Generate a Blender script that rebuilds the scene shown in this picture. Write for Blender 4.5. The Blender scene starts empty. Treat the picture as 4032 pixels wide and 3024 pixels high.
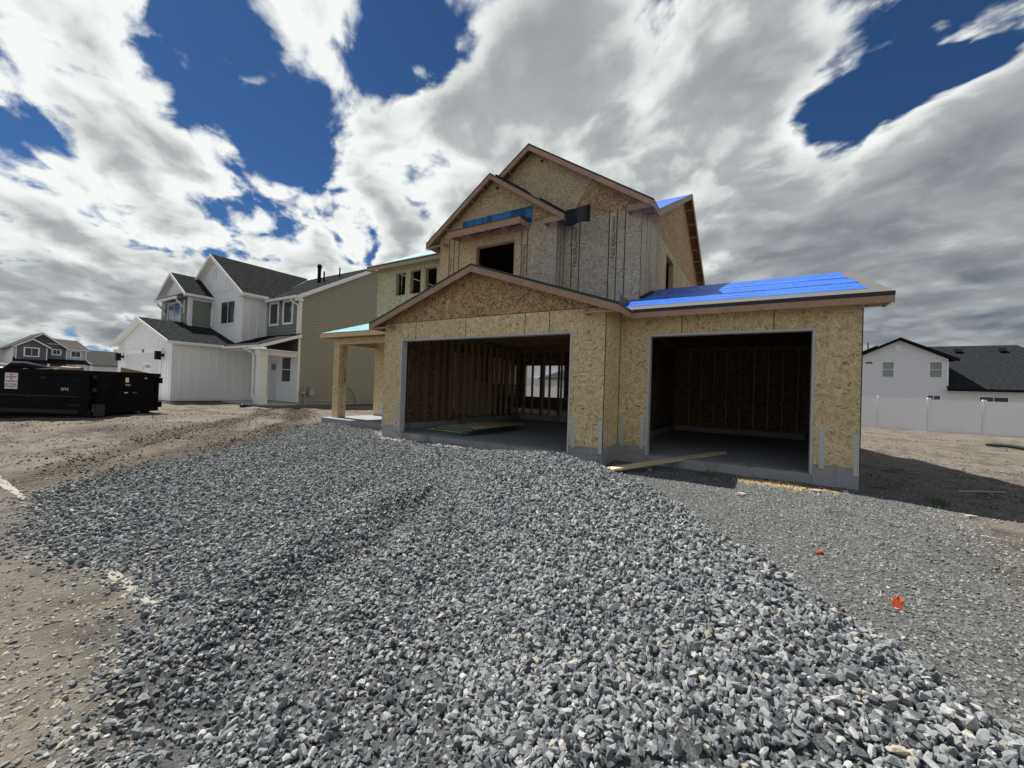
import bpy, math, random
import numpy as np
from mathutils import Vector, Matrix
random.seed(7); rng = np.random.default_rng(11)
scene = bpy.context.scene
COL = scene.collection
R = math.radians

# ---------------------------------------------------------------- camera
cam_d = bpy.data.cameras.new('camera'); cam = bpy.data.objects.new('camera', cam_d); COL.objects.link(cam)
AN, PT, RL = 1.0155143, 0.0116453, 0.0344280
Uh = Vector((math.sin(AN), -math.cos(AN), 0)); Vh = Vector((math.cos(AN), math.sin(AN), 0))
def to_house(v): return Vector((v.dot(Uh), v.dot(Vh), v.z))
F0 = Vector((0, math.cos(PT), math.sin(PT))); R0 = Vector((1, 0, 0)); U0 = R0.cross(F0)
Rc = to_house(R0*math.cos(RL) + U0*math.sin(RL)); Uc = to_house(U0*math.cos(RL) - R0*math.sin(RL)); Fc = to_house(F0)
mw = Matrix(((Rc.x, Uc.x, -Fc.x, 0), (Rc.y, Uc.y, -Fc.y, 0), (Rc.z, Uc.z, -Fc.z, 1.2553), (0, 0, 0, 1)))
cam.matrix_world = mw
cam_d.sensor_width = 36; cam_d.lens = 1578.69/4032*36
cam_d.clip_start = 0.05; cam_d.clip_end = 20000
scene.camera = cam

# ---------------------------------------------------------------- view, sun, sky
vs = scene.view_settings
vs.view_transform = 'Standard'; vs.look = 'None'; vs.gamma = 1.0; vs.use_curve_mapping = False
vs.exposure = 0.55
SUN_L = Vector((0.63, -0.035, -1.0)).normalized()          # direction the light travels
SUN_D = -SUN_L
sun_d = bpy.data.lights.new('sun', 'SUN'); sun_d.energy = 5.0; sun_d.angle = R(0.53); sun_d.color = (1.0, 0.955, 0.88)
sun = bpy.data.objects.new('sun', sun_d); COL.objects.link(sun)
sun.rotation_euler = SUN_L.to_track_quat('-Z', 'Y').to_euler(); sun.location = (-20, 5, 40)

world = bpy.data.worlds.new('World'); scene.world = world; world.use_nodes = True
nt = world.node_tree
for n in list(nt.nodes): nt.nodes.remove(n)

class NB:
    """small helper for node trees"""
    def __init__(s, nt): s.nt = nt
    def n(s, typ, **kw):
        nd = s.nt.nodes.new(typ)
        for k, v in kw.items(): setattr(nd, k, v)
        return nd
    def lk(s, a, b): s.nt.links.new(a, b)
    def _in(s, sock, v):
        if isinstance(v, bpy.types.NodeSocket): s.nt.links.new(v, sock)
        elif v is not None: sock.default_value = v
    def math(s, op, a, b=None, c=None, clamp=False):
        nd = s.n('ShaderNodeMath', operation=op); nd.use_clamp = clamp
        s._in(nd.inputs[0], a)
        if b is not None: s._in(nd.inputs[1], b)
        if c is not None: s._in(nd.inputs[2], c)
        return nd.outputs[0]
    def vec(s, op, a, b=None, scale=None):
        nd = s.n('ShaderNodeVectorMath', operation=op)
        s._in(nd.inputs[0], a)
        if b is not None: s._in(nd.inputs[1], b)
        if scale is not None: s._in(nd.inputs[3], scale)
        return nd.outputs[1] if op in ('DOT_PRODUCT', 'LENGTH', 'DISTANCE') else nd.outputs[0]
    def sep(s, v):
        nd = s.n('ShaderNodeSeparateXYZ'); s._in(nd.inputs[0], v); return nd.outputs
    def comb(s, x, y, z=0.0):
        nd = s.n('ShaderNodeCombineXYZ')
        for i, v in enumerate((x, y, z)): s._in(nd.inputs[i], v)
        return nd.outputs[0]
    def noise(s, v, scale, detail=4, rough=.5, dist=0.0, dim='3D', lac=2.0):
        nd = s.n('ShaderNodeTexNoise', noise_dimensions=dim)
        s._in(nd.inputs['Vector'], v)
        nd.inputs['Scale'].default_value = scale; nd.inputs['Detail'].default_value = detail
        nd.inputs['Roughness'].default_value = rough; nd.inputs['Distortion'].default_value = dist
        nd.inputs['Lacunarity'].default_value = lac
        return nd.outputs[0]
    def vor(s, v, scale, dim='2D', feature='F1', rnd=1.0):
        nd = s.n('ShaderNodeTexVoronoi', voronoi_dimensions=dim, feature=feature)
        s._in(nd.inputs['Vector'], v); nd.inputs['Scale'].default_value = scale
        nd.inputs['Randomness'].default_value = rnd
        return nd
    def maprange(s, v, a, b, c=0.0, d=1.0, smooth=False):
        nd = s.n('ShaderNodeMapRange'); nd.clamp = True
        nd.interpolation_type = 'SMOOTHSTEP' if smooth else 'LINEAR'
        s._in(nd.inputs[0], v)
        for i, q in enumerate((a, b, c, d)): nd.inputs[i+1].default_value = q
        return nd.outputs[0]
    def ramp(s, v, stops, interp='LINEAR'):
        nd = s.n('ShaderNodeValToRGB'); cr = nd.color_ramp; cr.interpolation = interp
        while len(cr.elements) < len(stops): cr.elements.new(0.5)
        for e, (p, c) in zip(cr.elements, stops):
            e.position = p; e.color = (c[0], c[1], c[2], 1) if len(c) == 3 else c
        s._in(nd.inputs[0], v); return nd.outputs[0]
    def mix(s, f, a, b, mode='MIX'):
        nd = s.n('ShaderNodeMix', data_type='RGBA', blend_type=mode)
        s._in(nd.inputs[0], f)
        for i, v in ((6, a), (7, b)):
            if isinstance(v, (tuple, list)) and len(v) == 3: v = (*v, 1)
            s._in(nd.inputs[i], v)
        return nd.outputs[2]
    def bump(s, h, strength=.3, dist=.01, normal=None):
        nd = s.n('ShaderNodeBump'); nd.inputs['Strength'].default_value = strength
        nd.inputs['Distance'].default_value = dist; s._in(nd.inputs['Height'], h)
        if normal: s.lk(normal, nd.inputs['Normal'])
        return nd.outputs[0]

b = NB(nt)
out = b.n('ShaderNodeOutputWorld'); bg = b.n('ShaderNodeBackground'); b.lk(bg.outputs[0], out.inputs[0])
sky = b.n('ShaderNodeTexSky', sky_type='NISHITA'); sky.sun_disc = False
sky.sun_elevation = math.asin(SUN_D.z); sky.sun_rotation = math.atan2(SUN_D.x, SUN_D.y)
sky.altitude = 1400; sky.air_density = 1.0; sky.dust_density = 0.4; sky.ozone_density = 3.0
tc = b.n('ShaderNodeTexCoord'); dirv = b.vec('NORMALIZE', tc.outputs['Generated'])
sx, sy, sz = b.sep(dirv)
den = b.math('ADD', b.math('MAXIMUM', sz, 0.0), 0.26)
q = b.comb(b.math('DIVIDE', sx, den), b.math('DIVIDE', sy, den), 0.0)
# the wind stretches the clouds along one diagonal
qr = b.n('ShaderNodeVectorRotate', rotation_type='Z_AXIS'); b.lk(q, qr.inputs['Vector']); qr.inputs['Angle'].default_value = R(28)
qa = b.vec('MULTIPLY', qr.outputs[0], (.92, 1.12, 1.0))
warp = b.n('ShaderNodeTexNoise'); b.lk(qa, warp.inputs['Vector']); warp.inputs['Scale'].default_value = 2.2; warp.inputs['Detail'].default_value = 2
qw = b.vec('ADD', qa, b.vec('SCALE', b.vec('SUBTRACT', warp.outputs['Color'], (.5, .5, .5)), scale=.22))
n1 = b.noise(qw, 3.5, 6, .54)
n1s = b.noise(b.vec('ADD', qw, (-.08, .04, 0)), 3.5, 2, .5)
n2 = b.noise(qw, 9.0, 5, .6)
vq = b.vec('ADD', qw, b.vec('SCALE', b.comb(n2, b.noise(qw, 8.0, 2, .5), 0.0), scale=.10))
vb = b.n('ShaderNodeTexVoronoi', voronoi_dimensions='2D', feature='F1'); b.lk(vq, vb.inputs['Vector'])
vb.inputs['Scale'].default_value = 5.2; vb.inputs['Detail'].default_value = 2.0; vb.inputs['Roughness'].default_value = .55; vb.normalize = True
puff = b.maprange(vb.outputs['Distance'], .05, .55, 1.0, 0.0)
CLOUD_BLOBS = [  # direction, tightness, weight (negative: clear sky, positive: more cloud)
    ((-.816, .22, .534), 150, -.10), ((-.797, .287, .531), 150, -.11), ((-.785, .36, .50), 160, -.13), ((-.763, .428, .484), 200, -.15), ((-.812, .412, .412), 340, -.15),
    ((-.628, .464, .625), 200, -.12), ((-.568, .496, .657), 240, -.10), ((-.521, .556, .648), 300, -.08),
    ((.197, .816, .544), 150, -.23), ((.151, .846, .511), 260, -.18), ((.075, .868, .49), 440, -.18), ((.27, .79, .56), 100, -.19), ((.10, .86, .50), 500, -.12),
    ((-.915, .10, .391), 260, -.09), ((-.93, .11, .345), 320, -.08),
    ((-.22, .79, .57), 16, .24), ((.20, .92, .34), 16, .28), ((-.60, .62, .50), 60, .16), ((-.90, .26, .35), 30, .09), ((-.863, .147, .484), 160, .16), ((-.88, .22, .42), 120, .10), ((-.70, .38, .60), 140, .22), ((-.45, .70, .55), 40, .12), ((.30, .86, .42), 60, .18),
]
cov = b.math('MULTIPLY_ADD', puff, .30, b.math('MULTIPLY_ADD', n1, 1.30, -.335))
cov = b.math('MULTIPLY_ADD', b.math('SUBTRACT', n2, .5), .34, cov)
for d_, k_, a_ in CLOUD_BLOBS:
    dd = Vector(d_).normalized()
    e = b.math('EXPONENT', b.math('MULTIPLY_ADD', b.vec('DOT_PRODUCT', dirv, tuple(dd)), float(k_), -float(k_)))
    cov = b.math('MULTIPLY_ADD', e, float(a_), cov)
cov = b.math('ADD', cov, b.maprange(sz, .06, .50, .25, 0.0, True))      # cover closes up towards the horizon
mask = b.maprange(cov, .44, .60, 0, 1, True)
thick = b.maprange(cov, .56, .95, 0, 1, True)
tone = b.math('MULTIPLY_ADD', thick, -.56, .90)
tone = b.math('MULTIPLY_ADD', b.math('SUBTRACT', n1s, n1), -1.0, tone)
tone = b.math('MULTIPLY_ADD', b.math('SUBTRACT', puff, .5), .26, tone)
tone = b.math('MULTIPLY_ADD', b.math('SUBTRACT', n2, .5), .35, tone)
tone = b.math('SUBTRACT', tone, b.maprange(sz, .02, .26, .13, 0, True))
tone = b.math('MULTIPLY_ADD', b.maprange(b.vec('DOT_PRODUCT', dirv, tuple(SUN_D)), .25, .95), .12, tone)
tone = b.math('MAXIMUM', tone, .0)
ccol = b.ramp(tone, [(0.0, (.105, .125, .16)), (.30, (.27, .295, .32)), (.62, (.48, .51, .52)), (.95, (1.0, 1.03, 1.01))])
ccol = b.vec('SCALE', ccol, scale=6.3)
skyc = b.mix(1.0, sky.outputs[0], (.44, .76, 1.06), 'MULTIPLY')
skyc = b.vec('SCALE', skyc, scale=.40)
fin = b.mix(mask, skyc, ccol)
b.lk(fin, bg.inputs[0]); bg.inputs[1].default_value = 0.10

# ---------------------------------------------------------------- materials
MATS = {}
def newmat(name):
    m = bpy.data.materials.new(name); m.use_nodes = True
    nt = m.node_tree; nb = NB(nt); p = nt.nodes['Principled BSDF']
    MATS[name] = m
    return m, nb, p
def tcoord(nb): return nb.n('ShaderNodeTexCoord').outputs['Object']
def rand(nb): return nb.n('ShaderNodeObjectInfo').outputs['Random']
def simple(name, col, rough=.7, var=.12, scale=8.0, bump=.0, metal=0.0, spec=.4, objvar=.06, dirt=None):
    m, nb, p = newmat(name); v = tcoord(nb)
    f = nb.noise(v, scale, 5, .6); g = nb.noise(v, scale*.17, 3, .5)
    k = nb.math('MULTIPLY_ADD', nb.math('SUBTRACT', f, .5), 2*var, 1.0)
    k = nb.math('MULTIPLY_ADD', nb.math('SUBTRACT', g, .5), 1.6*var, k)
    k = nb.math('MULTIPLY_ADD', nb.math('SUBTRACT', rand(nb), .5), 2*objvar, k)
    c = nb.vec('SCALE', tuple(col), scale=k)
    if dirt:
        c = nb.mix(nb.maprange(nb.noise(v, dirt[1], 6, .65), .52, .66), c, dirt[0])
    nb.lk(c, p.inputs['Base Color'])
    nb.lk(nb.math('MULTIPLY_ADD', f, .15, rough-.07), p.inputs['Roughness']); p.inputs['Metallic'].default_value = metal
    p.inputs['Specular IOR Level'].default_value = spec
    if bump: nb.lk(nb.bump(f, bump, .01), p.inputs['Normal'])
    return m

def osb(name, stops, weather=None, wamt=.0):
    m, nb, p = newmat(name); v = tcoord(nb)
    x, y, z = nb.sep(v); rn = rand(nb)
    u2 = nb.math('ADD', nb.math('ADD', x, y), nb.math('MULTIPLY', rn, 37.0))
    v2 = nb.math('ADD', z, nb.math('MULTIPLY', rn, 91.0))
    P2 = nb.comb(u2, v2, 0.0)
    def flakes(off, cs, ln, wd):
        pp = nb.vec('ADD', P2, (off, off*1.7, 0))
        jit = nb.n('ShaderNodeTexNoise'); nb.lk(pp, jit.inputs['Vector']); jit.inputs['Scale'].default_value = 14; jit.inputs['Detail'].default_value = 2
        pj = nb.vec('ADD', pp, nb.vec('SCALE', nb.vec('SUBTRACT', jit.outputs['Color'], (.5, .5, .5)), scale=.018))
        vc = nb.vor(pj, cs); ang = nb.math('MULTIPLY', nb.sep(vc.outputs['Color'])[0], math.pi)
        vr = nb.n('ShaderNodeVectorRotate', rotation_type='Z_AXIS'); nb.lk(pp, vr.inputs['Vector']); nb.lk(ang, vr.inputs['Angle'])
        st = nb.vec('MULTIPLY', vr.outputs[0], (1/ln, 1/wd, 1))
        f = nb.vor(st, 1.0); f.distance = 'CHEBYCHEV'; c = nb.sep(f.outputs['Color'])
        return c[0], c[1], f.outputs['Distance'], nb.sep(vc.outputs['Color'])[1]
    a = flakes(0.0, 11.0, .080, .021); c2 = flakes(5.3, 8.0, .10, .028)
    sel = nb.math('GREATER_THAN', c2[1], .55)
    val = nb.math('ADD', nb.math('MULTIPLY', a[0], nb.math('SUBTRACT', 1.0, sel)), nb.math('MULTIPLY', c2[0], sel))
    col = nb.ramp(val, stops)
    grain = nb.noise(nb.vec('MULTIPLY', P2, (30, 30, 1)), 1.0, 4, .6)
    col = nb.vec('SCALE', col, scale=nb.math('MULTIPLY_ADD', grain, .4, .80))
    big = nb.noise(P2, 1.3, 3, .5)
    col = nb.vec('SCALE', col, scale=nb.math('MULTIPLY_ADD', big, .3, .85))
    col = nb.vec('SCALE', col, scale=nb.math('MULTIPLY_ADD', rn, .14, .93))
    if weather:
        col = nb.mix(nb.maprange(nb.noise(P2, 2.2, 4, .6), .3, .7, wamt*.55, wamt), col, weather)
    nb.lk(col, p.inputs['Base Color']); p.inputs['Roughness'].default_value = .75
    p.inputs['Specular IOR Level'].default_value = .25
    nb.lk(nb.bump(val, .35, .004), p.inputs['Normal'])
    return m
FR = [(0, (.24, .160, .082)), (.06, (.43, .315, .168)), (.2, (.535, .415, .222)), (.55, (.61, .49, .275)), (.85, (.685, .57, .355)), (1, (.74, .65, .46))]
osb('osb_fresh', FR)
osb('osb_weathered', [(0, (.16, .115, .065)), (.10, (.34, .265, .155)), (.4, (.44, .355, .215)), (.75, (.52, .43, .275)), (1, (.60, .52, .36))], (.42, .36, .245), .25)
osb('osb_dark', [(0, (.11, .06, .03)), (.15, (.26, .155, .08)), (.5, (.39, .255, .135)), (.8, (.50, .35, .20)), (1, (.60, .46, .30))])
osb('osb_shaded', [(0, (.05, .03, .016)), (.2, (.12, .08, .045)), (.6, (.20, .14, .078)), (1, (.31, .23, .14))])  # darker copy of the sheathing: shade indoors and under roofs painted into the colour

def wood(name, c1, c2, rough=.7):
    m, nb, p = newmat(name); v = tcoord(nb); rn = rand(nb)
    x, y, z = nb.sep(v)
    # grain follows whichever direction the board runs through a stretched 3D noise seeded per board
    o = nb.vec('ADD', v, nb.comb(nb.math('MULTIPLY', rn, 13.0), nb.math('MULTIPLY', rn, 7.0), nb.math('MULTIPLY', rn, 29.0)))
    g = nb.noise(o, 22, 5, .6, 1.2); g2 = nb.noise(o, 3.0, 3, .5)
    col = nb.mix(nb.maprange(g, .3, .7), c1, c2)
    kn = nb.vor(o, 2.6, '3D'); col = nb.mix(nb.maprange(kn.outputs['Distance'], .05, .085, .75, 0), col, tuple(.3*q for q in c1))
    col = nb.vec('SCALE', col, scale=nb.math('MULTIPLY_ADD', g2, .5, nb.math('MULTIPLY_ADD', rn, .3, .6)))
    nb.lk(col, p.inputs['Base Color']); p.inputs['Roughness'].default_value = rough; p.inputs['Specular IOR Level'].default_value = .25
    nb.lk(nb.bump(g, .2, .003), p.inputs['Normal'])
    return m
wood('fascia_wood', (.30, .185, .125), (.43, .29, .20))
wood('stud_wood', (.22, .135, .075), (.33, .22, .13))
wood('stud_light', (.40, .26, .15), (.55, .39, .24))
wood('pale_lumber', (.56, .43, .25), (.72, .60, .40))
wood('grey_lumber', (.33, .26, .19), (.45, .37, .28))
wood('pale_fascia', (.50, .35, .20), (.62, .46, .28))

simple('concrete', (.33, .33, .325), .85, .16, 9, .25, dirt=((.22, .205, .185), 2.5))
simple('slab_concrete', (.27, .275, .285), .8, .12, 5, .1)
simple('walk_concrete', (.28, .26, .222), .85, .16, 14, .3, dirt=((.20, .178, .145), 1.1))
simple('drive_concrete', (.46, .45, .43), .85, .1, 8, .1)
simple('drip_edge', (.018, .022, .028), .45, .1)
simple('felt_black', (.006, .008, .011), .9, .2, 20, .3)
simple('felt_grey', (.125, .122, .116), .9, .15, 14, .25)
simple('jamb_paint', (.48, .49, .51), .55, .05)
simple('galvanised', (.52, .535, .54), .45, .10, 60, .2, metal=.15)
simple('ink', (.045, .042, .04), .8, .1)
simple('ink_red', (.30, .05, .05), .8, .1)
simple('strap_hole', (.08, .08, .09), .6, .1)
simple('white_paint', (.84, .85, .86), .5, .03, 5)
simple('white_trim', (.80, .81, .81), .45, .03, 5)
simple('white_vinyl', (.70, .69, .69), .4, .03, 3)
simple('fence_vinyl', (.82, .81, .82), .42, .05, 2)
simple('sage_paint', (.185, .215, .180), .55, .06, 5)
simple('slate_paint', (.095, .105, .125), .55, .06, 5)
simple('pale_grey_paint', (.50, .52, .54), .55, .05, 5)
simple('black_metal', (.006, .007, .009), .6, .1, spec=.12)
simple('black_plastic', (.012, .012, .014), .35, .1)
simple('dumpster_paint', (.0030, .0036, .005), .55, .35, 5, .2, dirt=((.010, .010, .010), 3.2), spec=.07)
simple('dumpster_rust', (.022, .018, .014), .8, .4, 9, .4)
simple('cardboard', (.36, .25, .16), .8, .15)
simple('plastic_sheet', (.72, .74, .74), .3, .05)
simple('paper', (.80, .80, .79), .6, .03)
simple('meter_grey', (.34, .36, .37), .45, .08)
simple('red_plastic', (.36, .03, .03), .4, .1)
simple('green_edge', (.055, .16, .11), .7, .2, 30)
simple('mud', (.05, .045, .038), .9, .3, 12, .4)
simple('green_hose', (.03, .09, .06), .4, .1)
simple('weed', (.10, .15, .045), .6, .25, 40)
simple('sawdust', (.50, .35, .17), .9, .25, 40, .4)
simple('rubble', (.42, .40, .35), .9, .2, 20, .5)
simple('door_paint', (.62, .63, .64), .45, .03)
simple('interior_dark', (.03, .028, .026), .8, .2)
simple('stake_wood', (.10, .07, .05), .8, .2)
simple('tan_vinyl', (.30, .292, .236), .5, .05, 4)
simple('scuff', (.018, .020, .022), .7, .4, 6, .2)
simple('orange_cloth', (.72, .13, .05), .6, .15, 40)
osb('sheet_osb', FR[:])
def glassmat(name, base=(.012, .016, .02), rough=.04):
    m, nb, p = newmat(name); v = tcoord(nb)
    c = nb.mix(nb.noise(v, .9, 2, .5), tuple(base), tuple(q*2.2 for q in base))
    nb.lk(c, p.inputs['Base Color']); p.inputs['Roughness'].default_value = rough
    p.inputs['Specular IOR Level'].default_value = .6
    nb.lk(nb.bump(nb.noise(v, 1.6, 2, .5), .04, .02), p.inputs['Normal'])
glassmat('glass'); glassmat('glass_blind', (.14, .155, .15), .12)

def fabric_wrap(name, col, dark, rough=.34, sc=(.9, 9.0, 9.0)):
    m, nb, p = newmat(name); v = tcoord(nb); x, y, z = nb.sep(v)
    st = nb.vec('MULTIPLY', v, sc)
    wr = nb.noise(st, 1.0, 5, .6, .6)
    # faint printed rows of lettering
    rowv = nb.math('FRACT', nb.math('MULTIPLY', y, 2.1)); row = nb.maprange(nb.math('ABSOLUTE', nb.math('SUBTRACT', rowv, .5)), .10, .13, 1, 0)
    lt = nb.noise(nb.comb(nb.math('MULTIPLY', x, 9.0), nb.math('MULTIPLY', y, 26.0), 0.0), 1.0, 2, .5)
    gate = nb.maprange(nb.noise(nb.comb(nb.math('MULTIPLY', x, 1.0), nb.math('FLOOR', nb.math('MULTIPLY', y, 2.1)), 0.0), 1.3, 1, .5), .42, .46)
    ink = nb.math('MULTIPLY', nb.math('MULTIPLY', row, nb.maprange(lt, .5, .54)), gate)
    c = nb.vec('SCALE', tuple(col), scale=nb.math('MULTIPLY_ADD', nb.maprange(wr, .3, .7), .75, .5))  # light and shade of the wrinkles painted into the sheet colour
    c = nb.mix(nb.math('MULTIPLY', ink, .92), c, dark)
    nb.lk(c, p.inputs['Base Color']); p.inputs['Roughness'].default_value = rough; p.inputs['Specular IOR Level'].default_value = .22
    nb.lk(nb.bump(wr, .8, .03), p.inputs['Normal'])
fabric_wrap('blue_underlay', (.038, .165, .66), (.012, .03, .13), .45)
fabric_wrap('cyan_underlay', (.26, .58, .66), (.10, .35, .42), .3)
fabric_wrap('blue_wrap', (.02, .17, .46), (.01, .07, .20), sc=(.5, .5, 14.0))

def shingle(name, c1, c2):
    m, nb, p = newmat(name); v = tcoord(nb); x, y, z = nb.sep(v)
    br = nb.n('ShaderNodeTexBrick'); br.offset = .5
    nb.lk(nb.comb(nb.math('ADD', x, nb.math('MULTIPLY', y, .0)), nb.math('MULTIPLY', z, 1.9), 0.0), br.inputs['Vector'])
    br2 = nb.n('ShaderNodeTexNoise'); nb.lk(nb.comb(nb.math('MULTIPLY', nb.math('ADD', x, y), 4.0), nb.math('MULTIPLY', z, 14.0), 0.0), br2.inputs['Vector']); br2.inputs['Scale'].default_value = 1.0; br2.inputs['Detail'].default_value = 3
    rowp = nb.math('FRACT', nb.math('MULTIPLY', z, 13.0))
    c = nb.mix(nb.maprange(br2.outputs[0], .35, .65), c1, c2)
    c = nb.vec('SCALE', c, scale=nb.maprange(rowp, 0.0, .28, .62, 1.0))
    nb.lk(c, p.inputs['Base Color']); p.inputs['Roughness'].default_value = 1.0; p.inputs['Specular IOR Level'].default_value = .0
    nb.lk(nb.bump(nb.math('MULTIPLY_ADD', rowp, -1.0, br2.outputs[0]), .5, .02), p.inputs['Normal'])
shingle('shingle_grey', (.020, .022, .023), (.044, .046, .047))
shingle('shingle_dark', (.018, .020, .024), (.036, .039, .044))
shingle('shingle_pale', (.075, .073, .070), (.12, .117, .112))

def brickmat(name, col):
    m, nb, p = newmat(name); v = tcoord(nb); x, y, z = nb.sep(v)
    br = nb.n('ShaderNodeTexBrick'); br.offset = .5
    nb.lk(nb.comb(nb.math('ADD', x, y), z, 0.0), br.inputs['Vector'])
    br.inputs['Scale'].default_value = 1.0; br.inputs['Brick Width'].default_value = .40; br.inputs['Row Height'].default_value = .135
    br.inputs['Mortar Size'].default_value = .014
    br.inputs['Color1'].default_value = (*col, 1); br.inputs['Color2'].default_value = (*[q*.93 for q in col], 1); br.inputs['Mortar'].default_value = (*[q*.72 for q in col], 1)
    nb.lk(br.outputs['Color'], p.inputs['Base Color']); p.inputs['Roughness'].default_value = .7
    nb.lk(nb.bump(br.outputs['Fac'], -.6, .012), p.inputs['Normal'])
brickmat('white_brick', (.74, .76, .80))

# stones: colour per stone
def stonemat(name, stops, tan=.06):
    m, nb, p = newmat(name); v = tcoord(nb); rn = rand(nb)
    c = nb.ramp(rn, stops)
    r2 = nb.math('FRACT', nb.math('MULTIPLY', rn, 37.7))
    c = nb.mix(nb.math('LESS_THAN', r2, tan), c, (.37, .335, .275))
    f = nb.noise(v, 3.0, 4, .65)
    c = nb.vec('SCALE', c, scale=nb.math('MULTIPLY_ADD', f, 1.0, .5))
    nb.lk(c, p.inputs['Base Color']); p.inputs['Roughness'].default_value = .8; p.inputs['Specular IOR Level'].default_value = .2
    nb.lk(nb.bump(f, .25, .1), p.inputs['Normal'])
stonemat('gravel_stone', [(0, (.088, .097, .104)), (.3, (.145, .158, .166)), (.72, (.235, .249, .255)), (.95, (.325, .336, .336)), (1, (.43, .43, .41))], .02)
stonemat('packed_stone', [(0, (.10, .106, .109)), (.4, (.15, .157, .158)), (.8, (.205, .21, .208)), (.97, (.26, .26, .25)), (1, (.38, .365, .33))], .03)
stonemat('dusty_stone', [(0, (.13, .13, .125)), (.4, (.22, .215, .20)), (.8, (.32, .31, .28)), (1, (.50, .47, .41))], .10)
stonemat('clod_soil', [(0, (.075, .062, .050)), (.5, (.13, .108, .085)), (1, (.20, .17, .135))], .0)

def groundmat():
    m, nb, p = newmat('ground_soil'); v = nb.n('ShaderNodeTexCoord').outputs['Object']
    at = nb.n('ShaderNodeAttribute', attribute_name='gravel'); g = at.outputs['Fac']
    big = nb.noise(v, .8, 6, .68); mid = nb.noise(v, 3.2, 6, .65); fine = nb.noise(v, 26, 5, .7)
    peb = nb.vor(v, 34, '3D'); pc = nb.sep(peb.outputs['Color'])
    c = nb.mix(nb.maprange(big, .36, .60), (.085, .073, .060), (.195, .172, .142))
    c = nb.mix(nb.maprange(mid, .38, .66, 0, .65), c, (.245, .222, .186))
    c = nb.vec('SCALE', c, scale=nb.math('MULTIPLY_ADD', fine, .9, .55))
    dp = nb.n('ShaderNodeAttribute', attribute_name='damp').outputs['Fac']
    c = nb.mix(nb.math('MULTIPLY', dp, nb.maprange(mid, .30, .55, .35, 1.0)), c, nb.vec('SCALE', c, scale=.42))
    pm = nb.math('MULTIPLY', nb.math('GREATER_THAN', pc[0], .80), nb.maprange(peb.outputs['Distance'], .28, .36, 1, 0))
    c = nb.mix(pm, c, nb.mix(pc[1], (.16, .16, .155), (.44, .42, .38)))
    gc = nb.mix(nb.maprange(fine, .35, .65), (.055, .060, .064), (.15, .155, .157))
    pk = nb.n('ShaderNodeAttribute', attribute_name='packed').outputs['Fac']
    gc = nb.mix(pk, gc, nb.mix(nb.maprange(fine, .35, .65), (.09, .092, .091), (.185, .182, .174)))
    c = nb.mix(g, c, gc)
    nb.lk(c, p.inputs['Base Color']); p.inputs['Roughness'].default_value = .95; p.inputs['Specular IOR Level'].default_value = .15
    h = nb.math('ADD', nb.math('MULTIPLY', fine, .5), nb.math('MULTIPLY_ADD', pm, .5, nb.math('MULTIPLY', mid, .8)))
    nb.lk(nb.bump(h, 1.0, .09), p.inputs['Normal'])
groundmat()

# ---------------------------------------------------------------- mesh helpers (world coordinates in, local meshes out)
WLOC = {}
class MB:
    def __init__(s): s.v = []; s.f = []
    def add(s, vs, fs):
        o = len(s.v); s.v += [tuple(p) for p in vs]; s.f += [tuple(i+o for i in f) for f in fs]; return s
    def box(s, x0, x1, y0, y1, z0, z1):
        x0, x1 = min(x0, x1), max(x0, x1); y0, y1 = min(y0, y1), max(y0, y1); z0, z1 = min(z0, z1), max(z0, z1)
        return s.add([(x0,y0,z0),(x1,y0,z0),(x1,y1,z0),(x0,y1,z0),(x0,y0,z1),(x1,y0,z1),(x1,y1,z1),(x0,y1,z1)],
                     [(0,3,2,1),(4,5,6,7),(0,1,5,4),(1,2,6,5),(2,3,7,6),(3,0,4,7)])
    def prism(s, pts, ext):
        """closed solid: polygon pts swept by vector ext"""
        pts = [Vector(p) for p in pts]; e = Vector(ext); n = len(pts)
        nrm = Vector((0,0,0))
        for i in range(n): nrm += (pts[i]-pts[0]).cross(pts[(i+1) % n]-pts[0])
        if nrm.dot(e) > 0: pts = pts[::-1]
        top = [p+e for p in pts]
        fs = [tuple(range(n)), tuple(range(2*n-1, n-1, -1))]
        for i in range(n): j = (i+1) % n; fs.append((i, i+n, j+n, j))
        return s.add(pts+top, fs)
    def bar(s, p, q, w, h, up=(0,0,1)):
        """rectangular bar centred on the line p-q: w across, h along up"""
        p, q = Vector(p), Vector(q); d = (q-p).normalized(); u = Vector(up)
        u = (u - d*u.dot(d)).normalized(); r = d.cross(u)
        c = [r*(-w/2)+u*(-h/2), r*(w/2)+u*(-h/2), r*(w/2)+u*(h/2), r*(-w/2)+u*(h/2)]
        return s.prism([p+k for k in c], q-p)
    def tube(s, pts, r, n=10, cap=True):
        pts = [Vector(p) for p in pts]; rings = []
        rr = r if isinstance(r, (list, tuple)) else [r]*len(pts)
        prev = None
        for i, p in enumerate(pts):
            d = (pts[min(i+1, len(pts)-1)]-pts[max(i-1, 0)]).normalized()
            if prev is None:
                a = Vector((0,0,1)) if abs(d.z) < .9 else Vector((1,0,0)); u = (a-d*a.dot(d)).normalized()
            else: u = (prev-d*prev.dot(d)).normalized()
            prev = u; w = d.cross(u)
            rings.append([p+(u*math.cos(2*math.pi*k/n)+w*math.sin(2*math.pi*k/n))*rr[i] for k in range(n)])
        vs = [v for g in rings for v in g]; fs = []
        for i in range(len(rings)-1):
            for k in range(n):
                a = i*n+k; c = i*n+(k+1) % n; fs.append((a, c, c+n, a+n))
        if cap: fs += [tuple(range(n-1, -1, -1)), tuple(range((len(rings)-1)*n, len(rings)*n))]
        return s.add(vs, fs)

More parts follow.
